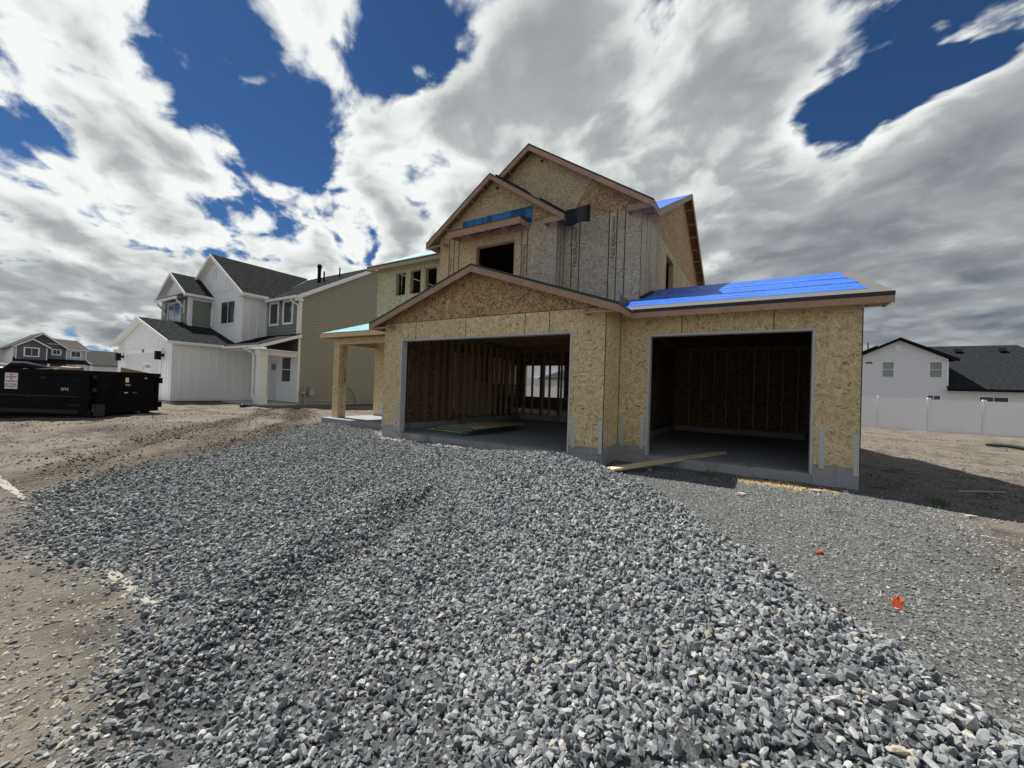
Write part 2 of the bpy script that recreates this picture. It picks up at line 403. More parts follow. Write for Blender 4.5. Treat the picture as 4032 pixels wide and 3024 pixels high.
def obj(name, mb, mat, parent=None, label=None, smooth=False, kind=None):
    off = WLOC.get(parent.name, Vector((0,0,0))) if parent else None
    me = bpy.data.meshes.new(name)
    if parent is None:
        vs = mb.v
        arr = np.array(vs); c = arr.mean(0); base = Vector((float(c[0]), float(c[1]), float(arr[:, 2].min())))
        if kind in ('structure', 'stuff'): base = Vector((0,0,0))
        off = base
    me.from_pydata([(v[0]-off.x, v[1]-off.y, v[2]-off.z) for v in mb.v], [], mb.f); me.update()
    o = bpy.data.objects.new(name, me); COL.objects.link(o)
    if mat: me.materials.append(MATS[mat])
    if smooth:
        for p in me.polygons: p.use_smooth = True
    if parent is not None: o.parent = parent
    else: o.location = off
    WLOC[o.name] = off
    if label: o['label'] = label
    if kind: o['kind'] = kind
    return o
def thing(name, label, cat, loc=(0,0,0), group=None):
    o = bpy.data.objects.new(name, None); COL.objects.link(o); o.location = loc; o.empty_display_size = .2
    WLOC[o.name] = Vector(loc); o['label'] = label; o['category'] = cat
    if group: o['group'] = group
    return o
def tag(o, label, cat, group=None):
    o['label'] = label; o['category'] = cat
    if group: o['group'] = group
    return o
def box(name, b6, mat, parent=None, **k): return obj(name, MB().box(*b6), mat, parent, **k)

def text(name, body, size, origin, right, up, mat, parent, align='LEFT', bold=.0):
    """flat lettering lying on a surface, as a mesh"""
    cu = bpy.data.curves.new(name, 'FONT'); cu.body = body; cu.size = size; cu.align_x = align; cu.extrude = .0008; cu.offset = bold
    cu.resolution_u = 2
    t = bpy.data.objects.new(name+'_tmp', cu); COL.objects.link(t)
    dg = bpy.context.evaluated_depsgraph_get(); dg.update()
    me = bpy.data.meshes.new_from_object(t.evaluated_get(dg)); bpy.data.objects.remove(t); bpy.data.curves.remove(cu)
    rt, u = Vector(right).normalized(), Vector(up).normalized(); n = rt.cross(u); o = Vector(origin)
    mb = MB(); mb.v = [tuple(o+rt*v.co.x+u*v.co.y+n*v.co.z) for v in me.vertices]; mb.f = [tuple(p.vertices) for p in me.polygons]
    bpy.data.meshes.remove(me)
    return obj(name, mb, mat, parent)

def panels(parent, axis, val, a0, a1, z0, z1, breaks, holes, mat, t=.011, gap=.007, sgn=1, top=None, name='panel', zs=None, lines=0):
    if mat == 'osb_shaded': gap = 0.0
    """sheathing sheets on the plane axis=val (thickness goes inwards, sgn), one object per sheet, openings cut out"""
    ed = [a0]+[q for q in breaks if a0 < q < a1]+[a1]
    zrows = [z0]+(zs or [])+[z1]
    for i in range(len(ed)-1):
        for r in range(len(zrows)-1):
            l, h = ed[i]+(gap if i else 0), ed[i+1]-(gap if i < len(ed)-2 else 0)
            zl, zh = zrows[r]+(gap if r else 0), zrows[r+1]-(gap if r < len(zrows)-2 else 0)
            hs = [(max(q[0], l), min(q[1], h), max(q[2], zl), min(q[3], zh)) for q in holes]
            hs0 = list(holes)
            hs = sorted([q for q in hs if q[0] < q[1]-1e-4 and q[2] < q[3]-1e-4])
            mb = MB(); cur = l
            def rect(p, q_, r_, s_):
                if q_-p < .004 or s_-r_ < .004: return
                if axis == 'y': mb.box(p, q_, val, val+sgn*t, r_, s_)
                else: mb.box(val, val+sgn*t, p, q_, r_, s_)
            for q in hs:
                rect(cur, q[0], zl, zh); rect(q[0], q[1], zl, q[2]); rect(q[0], q[1], q[3], zh); cur = q[1]
            rect(cur, h, zl, zh)
            if mb.v: obj(name, mb, mat, parent)
            if lines and i:
                for zl_, zh_ in ([(zl, zh)] if not [q for q in hs0 if q[0] < ed[i] < q[1]] else [(q[3], zh) for q in hs0 if q[0] < ed[i] < q[1]]):
                    w_, s0, s1 = lines/2, val-sgn*.0035, val-sgn*.0008
                    box('seam_line', (ed[i]-w_, ed[i]+w_, s0, s1, zl_, zh_) if axis == 'y' else (s0, s1, ed[i]-w_, ed[i]+w_, zl_, zh_), 'drip_edge', parent)

# ---------------------------------------------------------------- terrain
def vnoise(x, y, seed):
    xi, yi = np.floor(x).astype(np.int64), np.floor(y).astype(np.int64); fx, fy = x-xi, y-yi
    def h(a, c):
        n = (a*374761393 + c*668265263 + seed*982451653) & 0x7fffffff
        n = ((n ^ (n >> 13))*1274126177) & 0x7fffffff
        return ((n ^ (n >> 16)) & 0xffff)/65535.0
    sx, sy = fx*fx*(3-2*fx), fy*fy*(3-2*fy)
    return (h(xi, yi)*(1-sx)+h(xi+1, yi)*sx)*(1-sy)+(h(xi, yi+1)*(1-sx)+h(xi+1, yi+1)*sx)*sy
def fbm(x, y, f, oc, seed):
    a = np.zeros_like(x); w = .5
    for i in range(oc): a += w*(vnoise(x*f, y*f, seed+i)-.5); f *= 2.03; w *= .52
    return a
def sst(a, b_, x):
    t = np.clip((x-a)/(b_-a), 0, 1); return t*t*(3-2*t)
CREST = np.array([(1.25, .9, .0), (1.0, 1.6, .55), (.80, 2.15, .9), (.58, 2.47, 1), (.27, 2.9, 1), (-.11, 3.5, 1), (-.43, 3.95, 1), (-.89, 4.6, 1), (-1.8, 5.5, 1.12), (-3.0, 6.25, 1.0), (-4.4, 6.7, .5), (-7, 7.1, 0)])
def polydist(P, x, y):
    best = np.full_like(x, 1e9); sg = np.zeros_like(x); hh = np.zeros_like(x)
    for i in range(len(P)-1):
        ax, ay = P[i][:2]; bx, by = P[i+1][:2]; dx, dy = bx-ax, by-ay; L2 = dx*dx+dy*dy
        t = np.clip(((x-ax)*dx+(y-ay)*dy)/L2, 0, 1); px, py = ax+t*dx, ay+t*dy
        d = np.hypot(x-px, y-py); c = dx*(y-ay)-dy*(x-ax); m = d < best
        best = np.where(m, d, best); sg = np.where(m, np.sign(c), sg)
        if P.shape[1] > 2: hh = np.where(m, P[i][2]+t*(P[i+1][2]-P[i][2]), hh)
    return best, sg, hh
def pile(x, y):
    d, sg, hh = polydist(CREST, x, y)
    s = d*np.where(sg < 0, 1, -1)                       # positive: the far, right-hand side
    wob = fbm(x, y, .9, 3, 51)*.35
    s = s+wob
    right = np.clip(1-s/.46, 0, 1); right = right*right*(3-2*right)
    left = 1-sst(-2.5, -.25, -(-s))
    left = sst(-2.5, -.25, s)
    return .335*hh*np.where(s > 0, right, left), s, hh
RUTS = [np.array([(-7.4, 1.5), (-8.6, 2.4), (-9.7, 4.1), (-10.6, 5.3), (-12.5, 7.0), (-15, 8.8), (-19, 11)]),
        np.array([(-8.9, 1.2), (-10.5, 2.6), (-12.5, 4.3), (-13.3, 5.4), (-16, 8.0), (-19, 9.6)]),
        np.array([(2.5, 4.3), (1.9, 5.2), (1.35, 5.6), (.9, 6.3)])]
def height(x, y, rough=True):
    x = np.asarray(x, float); y = np.asarray(y, float)
    z = np.interp(y, [-8, 1.1, 6.0, 30, 70], [-.34, -.315, -.17, -.25, -.3])
    z = z-.040*np.clip(x-1.0, 0, 5)
    lz = np.interp(x, [-120, -25, -13], [-.2, -.02, -.10])
    wl = sst(-8.5, -14.5, x)*sst(1.0, 5.0, y); z = z*(1-wl)+lz*wl
    p, s, hh = pile(x, y); z = z+p
    # driven-over plateau left of the pile, with a step down into a trough
    d, sg, _ = polydist(np.array([(-2.2, .9), (-2.75, 1.6), (-3.05, 2.2), (-3.2, 2.8), (-3.6, 3.6)]), x, y)
    z = z-.11*np.exp(-(d/.26)**2)+.075*np.exp(-((d-.5)/.33)**2)*(sg > 0)
    if rough:
        z = z+fbm(x, y, .35, 3, 3)*.06+fbm(x, y, 1.7, 4, 9)*.045
        gm = gravel_mask(x, y)
        z = z+(fbm(x, y, 5.0, 4, 23)*.055+.5*np.maximum(fbm(x, y, 2.2, 3, 63), 0)*.12)*(1-gm)*sst(.9, 1.6, y)
        for r in RUTS:
            d, sg, _ = polydist(r, x, y)
            z = z-.045*np.exp(-(d/.16)**2)+.04*np.exp(-((d-.30)/.13)**2)*(1+1.5*fbm(x, y, 5, 2, 31))
    # soil washed over the sidewalk, its far edge left bare in places
    wk = sst(1.13, 1.09, y)*sst(-.47, -.40, y)*sst(-2.5, -3.3, x)
    bare = sst(1.0+.10*fbm(x, y*0, 2.3, 3, 19), 1.06, y)*np.maximum(sst(-3.3, -3.6, x)*sst(-4.6, -4.25, x), sst(-7.3, -7.8, x)*sst(-12, -10.5, x))
    z = z*(1-wk)+wk*(-.286+fbm(x, y, 1.6, 4, 88)*.030-.026*bare)
    # keep clear of slabs: house, porch
    ins = (x > -8.7) & (x < -2.6) & (y > 7.6) & (y < 20.5) | (x > -2.6) & (x < 1.3) & (y > 8.5) & (y < 15) | (x > -12.7) & (x < -8) & (y > 8.5) & (y < 20.5)
    z = np.where(ins, np.minimum(z, -.24), z)
    lh = (x > -33.3) & (x < -21.6) & (y > 12.5) & (y < 22) | (x > -33.3) & (x < -25.2) & (y > 8.2) & (y < 22)
    return np.where(lh, np.minimum(z, -.12), z)
GP = np.array([(-8.1, 1.15), (-9.0, 3.1), (-10.4, 5.5), (-13.0, 8.45), (-8.9, 8.45), (-8.9, 7.5), (-2.5, 7.5), (-2.5, 8.45), (1.5, 8.45), (2.4, 8.9), (2.3, 7.0), (2.0, 5.4), (1.75, 4.0), (1.6, 2.6), (1.55, 1.0), (1.5, -.6), (-1.4, -.6), (-2.0, .35), (-2.5, .62), (-3.0, .85), (-3.6, 1.2), (-4.3, 1.15), (-5.2, .95), (-6.4, .75), (-7.2, 1.0)])
def inside(P, x, y):
    c = np.zeros(x.shape, bool); j = len(P)-1
    for i in range(len(P)):
        xi, yi = P[i]; xj, yj = P[j]
        c ^= ((yi > y) != (yj > y)) & (x < (xj-xi)*(y-yi)/(yj-yi+1e-12)+xi); j = i
    return c
def gravel_mask(x, y):
    d, _, _ = polydist(np.vstack([GP, GP[:1]]), x, y)
    s = np.where(inside(GP, x, y), d, -d)+fbm(x, y, 1.1, 4, 77)*.75
    m = sst(-.40, .45, s)
    # thin patches where the soil shows through
    thin = sst(.10, .20, fbm(x, y, .8, 3, 41))*sst(-.6, .4, x-1.4+.0*y)*.7
    return m*(1-thin)

def axis_coords(lo, hi, step, far):
    a = list(np.arange(lo, hi+step*.5, step)); s = step; v = hi
    while v < far: s *= 1.22; v += s; a.append(v)
    s = step; v = lo; pre = []
    while v > -far: s *= 1.22; v -= s; pre.append(v)
    return np.array(pre[::-1]+a)
gx = axis_coords(-22, 6, .075, 5000); gy = axis_coords(-1.5, 13, .075, 5000)
GX, GY = np.meshgrid(gx, gy); GZ = height(GX, GY)
far_ = np.hypot(GX+5, GY-8); GZ = np.where(far_ > 150, np.minimum(GZ, -.35), GZ)
nx, ny = len(gx), len(gy)
gv = np.stack([GX, GY, GZ], -1).reshape(-1, 3)
ii = np.arange(nx*ny).reshape(ny, nx); quads = np.stack([ii[:-1, :-1], ii[:-1, 1:], ii[1:, 1:], ii[1:, :-1]], -1).reshape(-1, 4)
me = bpy.data.meshes.new('ground'); me.vertices.add(len(gv)); me.vertices.foreach_set('co', gv.ravel())
me.loops.add(quads.size); me.loops.foreach_set('vertex_index', quads.ravel()); me.polygons.add(len(quads))
me.polygons.foreach_set('loop_start', np.arange(0, quads.size, 4)); me.polygons.foreach_set('loop_total', np.full(len(quads), 4)); me.polygons.foreach_set('use_smooth', np.ones(len(quads), bool))
me.update(); me.validate()
at = me.attributes.new('gravel', 'FLOAT', 'POINT'); at.data.foreach_set('value', gravel_mask(gv[:, 0], gv[:, 1]).astype(np.float32))
pp, ps, ph = pile(gv[:, 0], gv[:, 1])
at = me.attributes.new('packed', 'FLOAT', 'POINT'); at.data.foreach_set('value', (sst(.25, .5, ps)*(gv[:, 1] < 12)).astype(np.float32))
dm = np.zeros(len(gv))
for r_ in RUTS:
    d_, _, _ = polydist(r_, gv[:, 0], gv[:, 1]); dm = np.maximum(dm, np.exp(-(d_/(.30+.5*np.maximum(fbm(gv[:, 0], gv[:, 1], .7, 2, 70), 0)))**2))
dm = np.maximum(dm, .75*sst(.02, .16, fbm(gv[:, 0], gv[:, 1], .45, 4, 71))*sst(-7.0, -9.0, gv[:, 0]))
at = me.attributes.new('damp', 'FLOAT', 'POINT'); at.data.foreach_set('value', np.clip(dm, 0, 1).astype(np.float32))
me.materials.append(MATS['ground_soil'])
ground = bpy.data.objects.new('ground', me); COL.objects.link(ground); ground['kind'] = 'structure'; ground['label'] = 'bare brown soil and packed gravel of the building lot'

# sidewalk along the lot, half buried in dirt; flags with joints
walk = thing('sidewalk', 'dusty concrete sidewalk half buried in soil at the left edge', 'sidewalk', (-6, .3, -.31))
del walk['category']; walk['kind'] = 'structure'
for k in range(13):
    x1 = -3.40-1.52*k; x0 = x1-1.508
    ox = 0.0
    box('flag', (x0, x1, -.42, 1.10, -.45, -.300+.003*math.sin(k*2.1)), 'walk_concrete', walk)

# ---------------------------------------------------------------- gravel and clods (instanced stones)
def stone_mesh(name, seed, mat, flat, n=11, angular=True):
    r = np.random.default_rng(seed); import bmesh
    bm = bmesh.new()
    for _ in range(n):
        d = r.normal(size=3); d /= np.linalg.norm(d); k = r.uniform(.78, 1.08)
        bm.verts.new((d[0]*1.15*k, d[1]*.85*k, d[2]*flat*k))
    res = bmesh.ops.convex_hull(bm, input=bm.verts)
    for v in [v for v in bm.verts if not v.link_faces]: bm.verts.remove(v)
    me = bpy.data.meshes.new(name); bm.to_mesh(me); bm.free(); me.materials.append(MATS[mat])
    return bpy.data.objects.new(name, me)

def scatter(name, pts, rot, scl, protos, label):
    me = bpy.data.meshes.new(name); n = len(pts); me.vertices.add(n); me.vertices.foreach_set('co', np.asarray(pts, np.float32).ravel())
    for nm, dt, arr, key in (('rot', 'FLOAT_VECTOR', rot, 'vector'), ('scl', 'FLOAT_VECTOR', scl, 'vector')):
        a = me.attributes.new(nm, dt, 'POINT'); a.data.foreach_set(key, np.asarray(arr, np.float32).ravel())
    a = me.attributes.new('idx', 'INT', 'POINT'); a.data.foreach_set('value', rng.integers(0, len(protos), n).astype(np.int32))
    o = bpy.data.objects.new(name, me); COL.objects.link(o); o['kind'] = 'stuff'; o['label'] = label
    ng = bpy.data.node_groups.new(name+'_nodes', 'GeometryNodeTree')
    ng.interface.new_socket('Geometry', in_out='INPUT', socket_type='NodeSocketGeometry'); ng.interface.new_socket('Geometry', in_out='OUTPUT', socket_type='NodeSocketGeometry')
    gi = ng.nodes.new('NodeGroupInput'); go = ng.nodes.new('NodeGroupOutput')
    iop = ng.nodes.new('GeometryNodeInstanceOnPoints'); g2i = ng.nodes.new('GeometryNodeGeometryToInstance')
    for p in protos:
        oi = ng.nodes.new('GeometryNodeObjectInfo'); oi.inputs['Object'].default_value = p; oi.transform_space = 'ORIGINAL'
        ng.links.new(oi.outputs['Geometry'], g2i.inputs[0])
    def na(nm, t):
        q_ = ng.nodes.new('GeometryNodeInputNamedAttribute'); q_.data_type = t; q_.inputs['Name'].default_value = nm
        return [s for s in q_.outputs if s.enabled][0]
    ng.links.new(gi.outputs[0], iop.inputs['Points']); ng.links.new(g2i.outputs[0], iop.inputs['Instance'])
    iop.inputs['Pick Instance'].default_value = True
    ng.links.new(na('idx', 'INT'), iop.inputs['Instance Index']); ng.links.new(na('rot', 'FLOAT_VECTOR'), iop.inputs['Rotation']); ng.links.new(na('scl', 'FLOAT_VECTOR'), iop.inputs['Scale'])
    ng.links.new(iop.outputs[0], go.inputs[0])
    md = o.modifiers.new('scatter', 'NODES'); md.node_group = ng
    return o
pstones = [stone_mesh('packed_stone_shape', 150+i, 'packed_stone', .45+.05*(i % 4), 10+i % 3) for i in range(8)]
gstones = [stone_mesh('gravel_stone_shape', 100+i, 'gravel_stone', .66+.06*(i % 5), 11+i % 4) for i in range(12)]
dstones = [stone_mesh('dusty_stone_shape', 200+i, 'dusty_stone', .45+.06*(i % 4), 10+i % 3) for i in range(8)]
clods = [stone_mesh('clod_shape', 300+i, 'clod_soil', .75, 16) for i in range(6)]

def rand_pts(x0, x1, y0, y1, dens):
    n = int((x1-x0)*(y1-y0)*dens); return rng.uniform(x0, x1, n), rng.uniform(y0, y1, n)
def stones(x, y, rmin, rmax, tilt, lift, sig=.42):
    n = len(x); r = np.clip(np.exp(rng.normal(math.log((rmin*rmax)**.5), sig, n)), rmin, rmax)
    z = height(x, y)+lift*r*rng.uniform(.2, 1.8, n)
    rot = np.stack([rng.normal(0, tilt, n), rng.normal(0, tilt, n), rng.uniform(0, 6.283, n)], -1)
    scl = np.stack([r*rng.uniform(.85, 1.3, n), r*rng.uniform(.75, 1.1, n), r*rng.uniform(.75, 1.25, n)], -1)
    return np.stack([x, y, z], -1), rot, scl
# visible wedge plus a margin
def in_view(x, y, m=.9):
    fx, fy = Fc.x, Fc.y; d = x*fx+y*fy; l = x*fy-y*fx
    return (d > .35) & (np.abs(l) < d*1.30+m)
acc = []
def put(x, y, keep, *a):
    k = keep & in_view(x, y); acc.append(stones(x[k], y[k], *a))
# the pile: coarse stones in two layers
x, y = rand_pts(-4.5, 2.0, .2, 7.4, 2700); p, s, hh = pile(x, y)
put(x, y, (p > .02+.05*rng.random(len(x))) & (gravel_mask(x, y) > .2), .008, .027, .7, .15)
x, y = rand_pts(-4.5, 2.0, .2, 7.4, 800); p, s, hh = pile(x, y)
put(x, y, (p > .05+.08*rng.random(len(x))), .012, .027, .9, .75)
x, y = rand_pts(-3.0, 3.0, .5, 7.6, 900); p, s, hh = pile(x, y)
put(x, y, (s > .1) & (p < .06) & (rng.random(len(x)) < .8*np.exp(-s/.38)), .008, .022, .5, .2)
# the spread bed left of and behind the pile
x, y = rand_pts(-13.2, 1.9, .2, 8.6, 1500); p, s, hh = pile(x, y); gm = gravel_mask(x, y)
put(x, y, (gm > rng.random(len(x))*.9+.05) & ((s < .15) | (hh < .45)) & (p < .16), .009, .022, .38, .25)
x, y = rand_pts(-13.2, 1.9, .2, 8.6, 450); p, s, hh = pile(x, y); gm = gravel_mask(x, y)
put(x, y, (gm > .5) & ((s < .15) | (hh < .45)) & (p < .2), .012, .026, .6, .8)
# packed finer gravel right of the pile
x, y = rand_pts(-2.0, 2.9, 1.0, 9.2, 2600); p, s, hh = pile(x, y); gm = gravel_mask(x, y)
pk = (gm*.80 > rng.random(len(x))) & (s > .0) & (p < .14) & in_view(x, y)
GP_ = stones(x[pk], y[pk], .006, .016, .25, .2)
scatter('packed_gravel', GP_[0], GP_[1], GP_[2], pstones, 'fine packed gravel pressed into the soil right of the pile')
GA = [np.concatenate([a[i] for a in acc]) for i in range(3)]
print('gravel stones', len(GA[0]))
scatter('gravel', GA[0], GA[1], GA[2], gstones, 'blue grey crushed gravel heaped and spread in front of the garage')
# loose stones on the soil and sidewalk
acc = []
x, y = rand_pts(-16, 5.0, -.4, 12.0, 130); gm = gravel_mask(x, y); near = np.exp(-np.hypot(x+3, y-1)/4.0)
put(x, y, (gm < .6) & (rng.random(len(x)) < .25+near), .006, .022, .3, .1, .5)
x, y = rand_pts(-5.5, -1.4, -.3, 1.3, 750); gm = gravel_mask(x, y)
put(x, y, (gm < .75) & (rng.random(len(x)) < .2+.8*sst(-5, -2.2, x)), .007, .022, .3, .1, .4)
x, y = rand_pts(1.0, 9.0, 1.5, 16.0, 150); gm = gravel_mask(x, y)
put(x, y, gm < .7, .006, .020, .3, .1, .5)
GB = [np.concatenate([a[i] for a in acc]) for i in range(3)]
GB[0][:, 2] = np.where((GB[0][:, 1] < 1.1) & (GB[0][:, 0] < -2.35) & (GB[0][:, 1] > -.4), np.maximum(GB[0][:, 2], -.297), GB[0][:, 2])
scatter('loose_stones', GB[0], GB[1], GB[2], dstones, 'loose dusty stones scattered over the soil and sidewalk')
# crumbly clods thrown up along the wheel ruts
acc = []
for r, dn in ((RUTS[0], 420), (RUTS[1], 320), (RUTS[2], 200)):
    L = np.hypot(*(np.diff(r, axis=0).T)); cum = np.concatenate([[0], np.cumsum(L)]); n = int(cum[-1]*dn)
    t = rng.uniform(0, cum[-1], n); keep = fbm(t, t*0, .8, 3, 5) > .02; t = t[keep]
    x = np.interp(t, cum, r[:, 0])+rng.normal(0, .34, len(t)); y = np.interp(t, cum, r[:, 1])+rng.normal(0, .26, len(t))
    put(x, y, gravel_mask(x, y) < .75, .006, .032, .8, .15, .5)
x, y = rand_pts(-20, -7, 1.2, 11, 70); put(x, y, (gravel_mask(x, y) < .3) & (fbm(x, y, .9, 3, 15) > .0), .006, .03, .8, .1, .5)
x, y = rand_pts(1.5, 12, 3, 28, 30); put(x, y, (gravel_mask(x, y) < .3) & (fbm(x, y, .7, 3, 16) > .02), .006, .03, .8, .1, .5)
GC = [np.concatenate([a[i] for a in acc]) for i in range(3)]
scatter('soil_clods', GC[0], GC[1], GC[2], clods, 'dark crumbly soil clods along the wheel ruts')

# ================================================================ the house under construction
H = thing('unfinished_house', 'two storey house under construction, bare OSB sheathing and two open garage bays', 'house', (-5.7, 14.0, -.15))
Y1, Y2, Y3, Y4, YW, YB = 7.477, 8.397, 9.45, 9.87, 10.40, 20.70
XL, XC, XR, XW, XBL, XBR = -8.79, -2.553, 1.372, -12.75, -8.69, -4.62
ZO, ZP, ZT = .167, 2.90, 5.81
LD0, LD1, RD0, RD1, ZD = -8.127, -3.252, -1.965, .760, 2.45
# --- foundation
def stem(x0, x1, y0, y1, z1=ZO): box('foundation_wall', (x0, x1, y0, y1, -.6, z1), 'concrete', H)
stem(XL+.006, LD0, Y1+.012, Y1+.21); stem(LD1, XC-.006, Y1+.012, Y1+.21)
stem(XC-.2, XC-.006, Y1+.21, Y2+.012); stem(XC-.2, RD0, Y2+.0125, Y2+.21); stem(RD1, XR-.006, Y2+.012, Y2+.21)
stem(XR-.2, XR-.006, Y2+.21, 15.3); stem(XC-.006, XR-.2, 15.1, 15.3)
stem(XL+.006, XL+.2, Y1+.21, YW); stem(XW+.006, XL+.2, YW+.012, YW+.2, .12); stem(XW+.006, XW+.2, YW+.2, YB); stem(XW+.2, XC-.006, YB-.2, YB)
stem(XL+.006, XL+.2, YW+.2, 14.6, .19); stem(XL+.2, XC-.2, 14.6, 14.75, .19); stem(XC-.2, XC-.006, Y2+.21, YB-.2, .19)
for x, w in ((-8.50, .0), (-2.86, .0), (1.08, 0)):      # snap tie seams of the formwork
    yy = Y1+.012 if x < -2.5 else Y2+.012
    box('form_seam', (x-.008, x+.008, yy-.003, yy, -.2, ZO-.01), 'slab_concrete', H)
for a, c, yy in ((LD1+.02, XC-.02, Y1+.012), (XC+.03, RD0-.02, Y2+.0125)): box('chalk_line', (a, c, yy-.0015, yy, .02, .025), 'ink_red', H)
# --- slabs
box('garage_slab', (XL+.2, XC-.2, Y1+.21, 14.6, -.25, 0), 'slab_concrete', H)
box('garage_slab', (LD0+.002, LD1-.002, Y1+.02, Y1+.2095, -.3, -.002), 'concrete', H)
box('garage_slab', (XC-.005, XR-.2, Y2+.21, 15.1, -.25, 0), 'slab_concrete', H)
box('garage_slab', (RD0+.002, RD1-.002, Y2+.02, Y2+.2095, -.3, -.002), 'concrete', H)
box('house_slab', (XW+.2, XL+.005, YW+.2, YB-.2, -.25, .12), 'slab_concrete', H)
box('house_slab', (XL+.2, XC-.2, 14.75, YB-.2, -.25, .12), 'slab_concrete', H)
porch_slab = obj('porch_slab', MB().box(-12.98, XL+.004, 8.40, YW+.01, -.28, .03), 'slab_concrete', H)
# --- garage front walls
panels(H, 'y', Y1, XL, XC, ZO, ZP, [-7.62, -5.98, -4.36, -3.77], [(LD0, LD1, -1, ZD)], 'osb_fresh', lines=.014)
panels(H, 'y', Y2, XC+.012, XR, ZO, ZP, [-1.34, .17], [(RD0, RD1, -1, ZD)], 'osb_fresh', lines=.014)
panels(H, 'x', XC, Y1+.012, Y2, ZO, ZP, [], [], 'osb_fresh', sgn=-1)
panels(H, 'x', XR, Y2+.012, 15.3, ZO, ZP, [9.62, 10.84, 12.06, 13.28, 14.5], [], 'osb_shaded', sgn=-1)
panels(H, 'y', 15.3, XC-.099, XR-.012, ZO, ZP, [-1.33, -.11], [], 'osb_shaded', sgn=-1)
panels(H, 'x', XL, Y1+.012, YW, ZO, ZP, [8.70, 9.92], [], 'osb_shaded', sgn=1)
panels(H, 'x', XC-.10, Y2+.25, 15.32, .05, 3.4, [10.84, 12.06, 13.28], [], 'osb_shaded', sgn=-1)
for xx, yy in ((XC, Y1), (XR, Y2)): box('corner_strip', (xx-.010, xx+.003, yy-.003, yy+.010, ZO-.01, ZP-.15), 'drip_edge', H)
box('corner_strip', (XC+.001, XC+.009, Y2-.003, Y2+.004, ZO, ZP-.1), 'drip_edge', H)
# --- jambs and head casing of the two bays
def bay(x0, x1, yf):
    for xa, xb in ((x0, x0+.035), (x1-.035, x1)): box('door_jamb', (xa, xb, yf-.012, yf+.17, -.004, ZD), 'jamb_paint', H)
    box('door_head', (x0+.035, x1-.035, yf-.012, yf+.17, ZD-.035, ZD), 'jamb_paint', H)
bay(LD0, LD1, Y1); bay(RD0, RD1, Y2)
for a, c, yy in ((XL+.02, LD0-.003, Y1), (LD1+.003, XC-.02, Y1), (XC+.03, RD0-.003, Y2), (RD1+.003, XR-.02, Y2)):
    box('wall_core', (a, c, yy+.0115, yy+.15, ZO+.001, ZD), 'stud_wood', H)
box('door_header', (XL+.02, XC-.02, Y1+.0115, Y1+.15, ZD+.001, ZP-.02), 'stud_wood', H)
box('door_header', (XC+.03, XR-.02, Y2+.0115, Y2+.15, ZD+.001, ZP-.02), 'stud_wood', H)
# --- hold down straps with nail holes
def strap(x, yf, z0, z1, w=.072):
    st = obj('hold_down_strap', MB().box(x-w/2, x+w/2, yf-.004, yf-.001, z0, z1), 'galvanised', H)
    mb = MB(); k = 0; z = z1-.03
    while z > z0+.03:
        for dx in (-.018, .018): mb.box(x+dx-.006, x+dx+.006, yf-.0052, yf-.0042, z-.004+(.008 if dx > 0 else 0), z+.004+(.008 if dx > 0 else 0))
        z -= .042
    obj('nail_holes', mb, 'strap_hole', st, kind='stuff')
for x, a, c in ((-8.755, .12, .79), (-8.28, .12, .78), (-3.165, .12, .75), (-2.60, .05, .69)): strap(x, Y1, a, c)
for x, a, c in ((-2.455, .12, .71), (-2.05, .12, .79), (.885, .11, .78), (1.325, .05, .72)): strap(x, Y2, a, c)

# --- garage gable end
S1 = .34; XG = -5.67; ZG = 4.07
def zg(x): return ZG-S1*abs(x-XG)-.035
ge = [XL, -6.96, -5.88, -4.50, XC]
for i in range(4):
    a, c = ge[i]+(.004 if i else 0), ge[i+1]-(.004 if i < 3 else 0)
    pts = [(a, Y1, ZP+.008), (c, Y1, ZP+.008), (c, Y1, max(zg(c), ZP+.012))]
    if a < XG < c: pts.append((XG, Y1, zg(XG)))
    pts.append((a, Y1, max(zg(a), ZP+.012)))
    obj('gable_panel', MB().prism(pts, (0, .011, 0)), 'osb_dark', H)
obj('gable_core', MB().prism([(XL+.03, Y1+.014, ZP-.01), (XC-.03, Y1+.014, ZP-.01), (XG, Y1+.014, zg(XG)-.05)], (0, .04, 0)), 'stud_wood', H)

def slope(name, pts, t, mat, dz=0.0):
    return obj(name, MB().prism([(p[0], p[1], p[2]+dz) for p in pts], (0, 0, -t)), mat, H)
def fascia(p, q, h, n, t=.038, drop=.0, name='fascia', mat='fascia_wood'):
    """board hanging below the line p-q, thickness t along n"""
    p, q = Vector(p)-Vector((0,0,drop)), Vector(q)-Vector((0,0,drop)); d = Vector((0,0,-h))
    return obj(name, MB().prism([p, q, q+d, p+d], Vector(n)*t), mat, H)
def drip(p, q, n, h=.045):
    p, q = Vector(p), Vector(q); n = Vector(n)
    mb = MB().prism([p-n*.004+Vector((0,0,.006)), q-n*.004+Vector((0,0,.006)), q-n*.004-Vector((0,0,h)), p-n*.004-Vector((0,0,h))], n*.0035)
    mb.prism([p-n*.0005+Vector((0,0,.004)), q-n*.0005+Vector((0,0,.004)), q+n*.06+Vector((0,0,.004)), p+n*.06+Vector((0,0,.004))], (0, 0, .003))
    return obj('drip_edge', mb, 'drip_edge', H)

box('seam_line', (XL, XC, Y1-.0035, Y1-.0008, ZP-.004, ZP+.010), 'drip_edge', H)
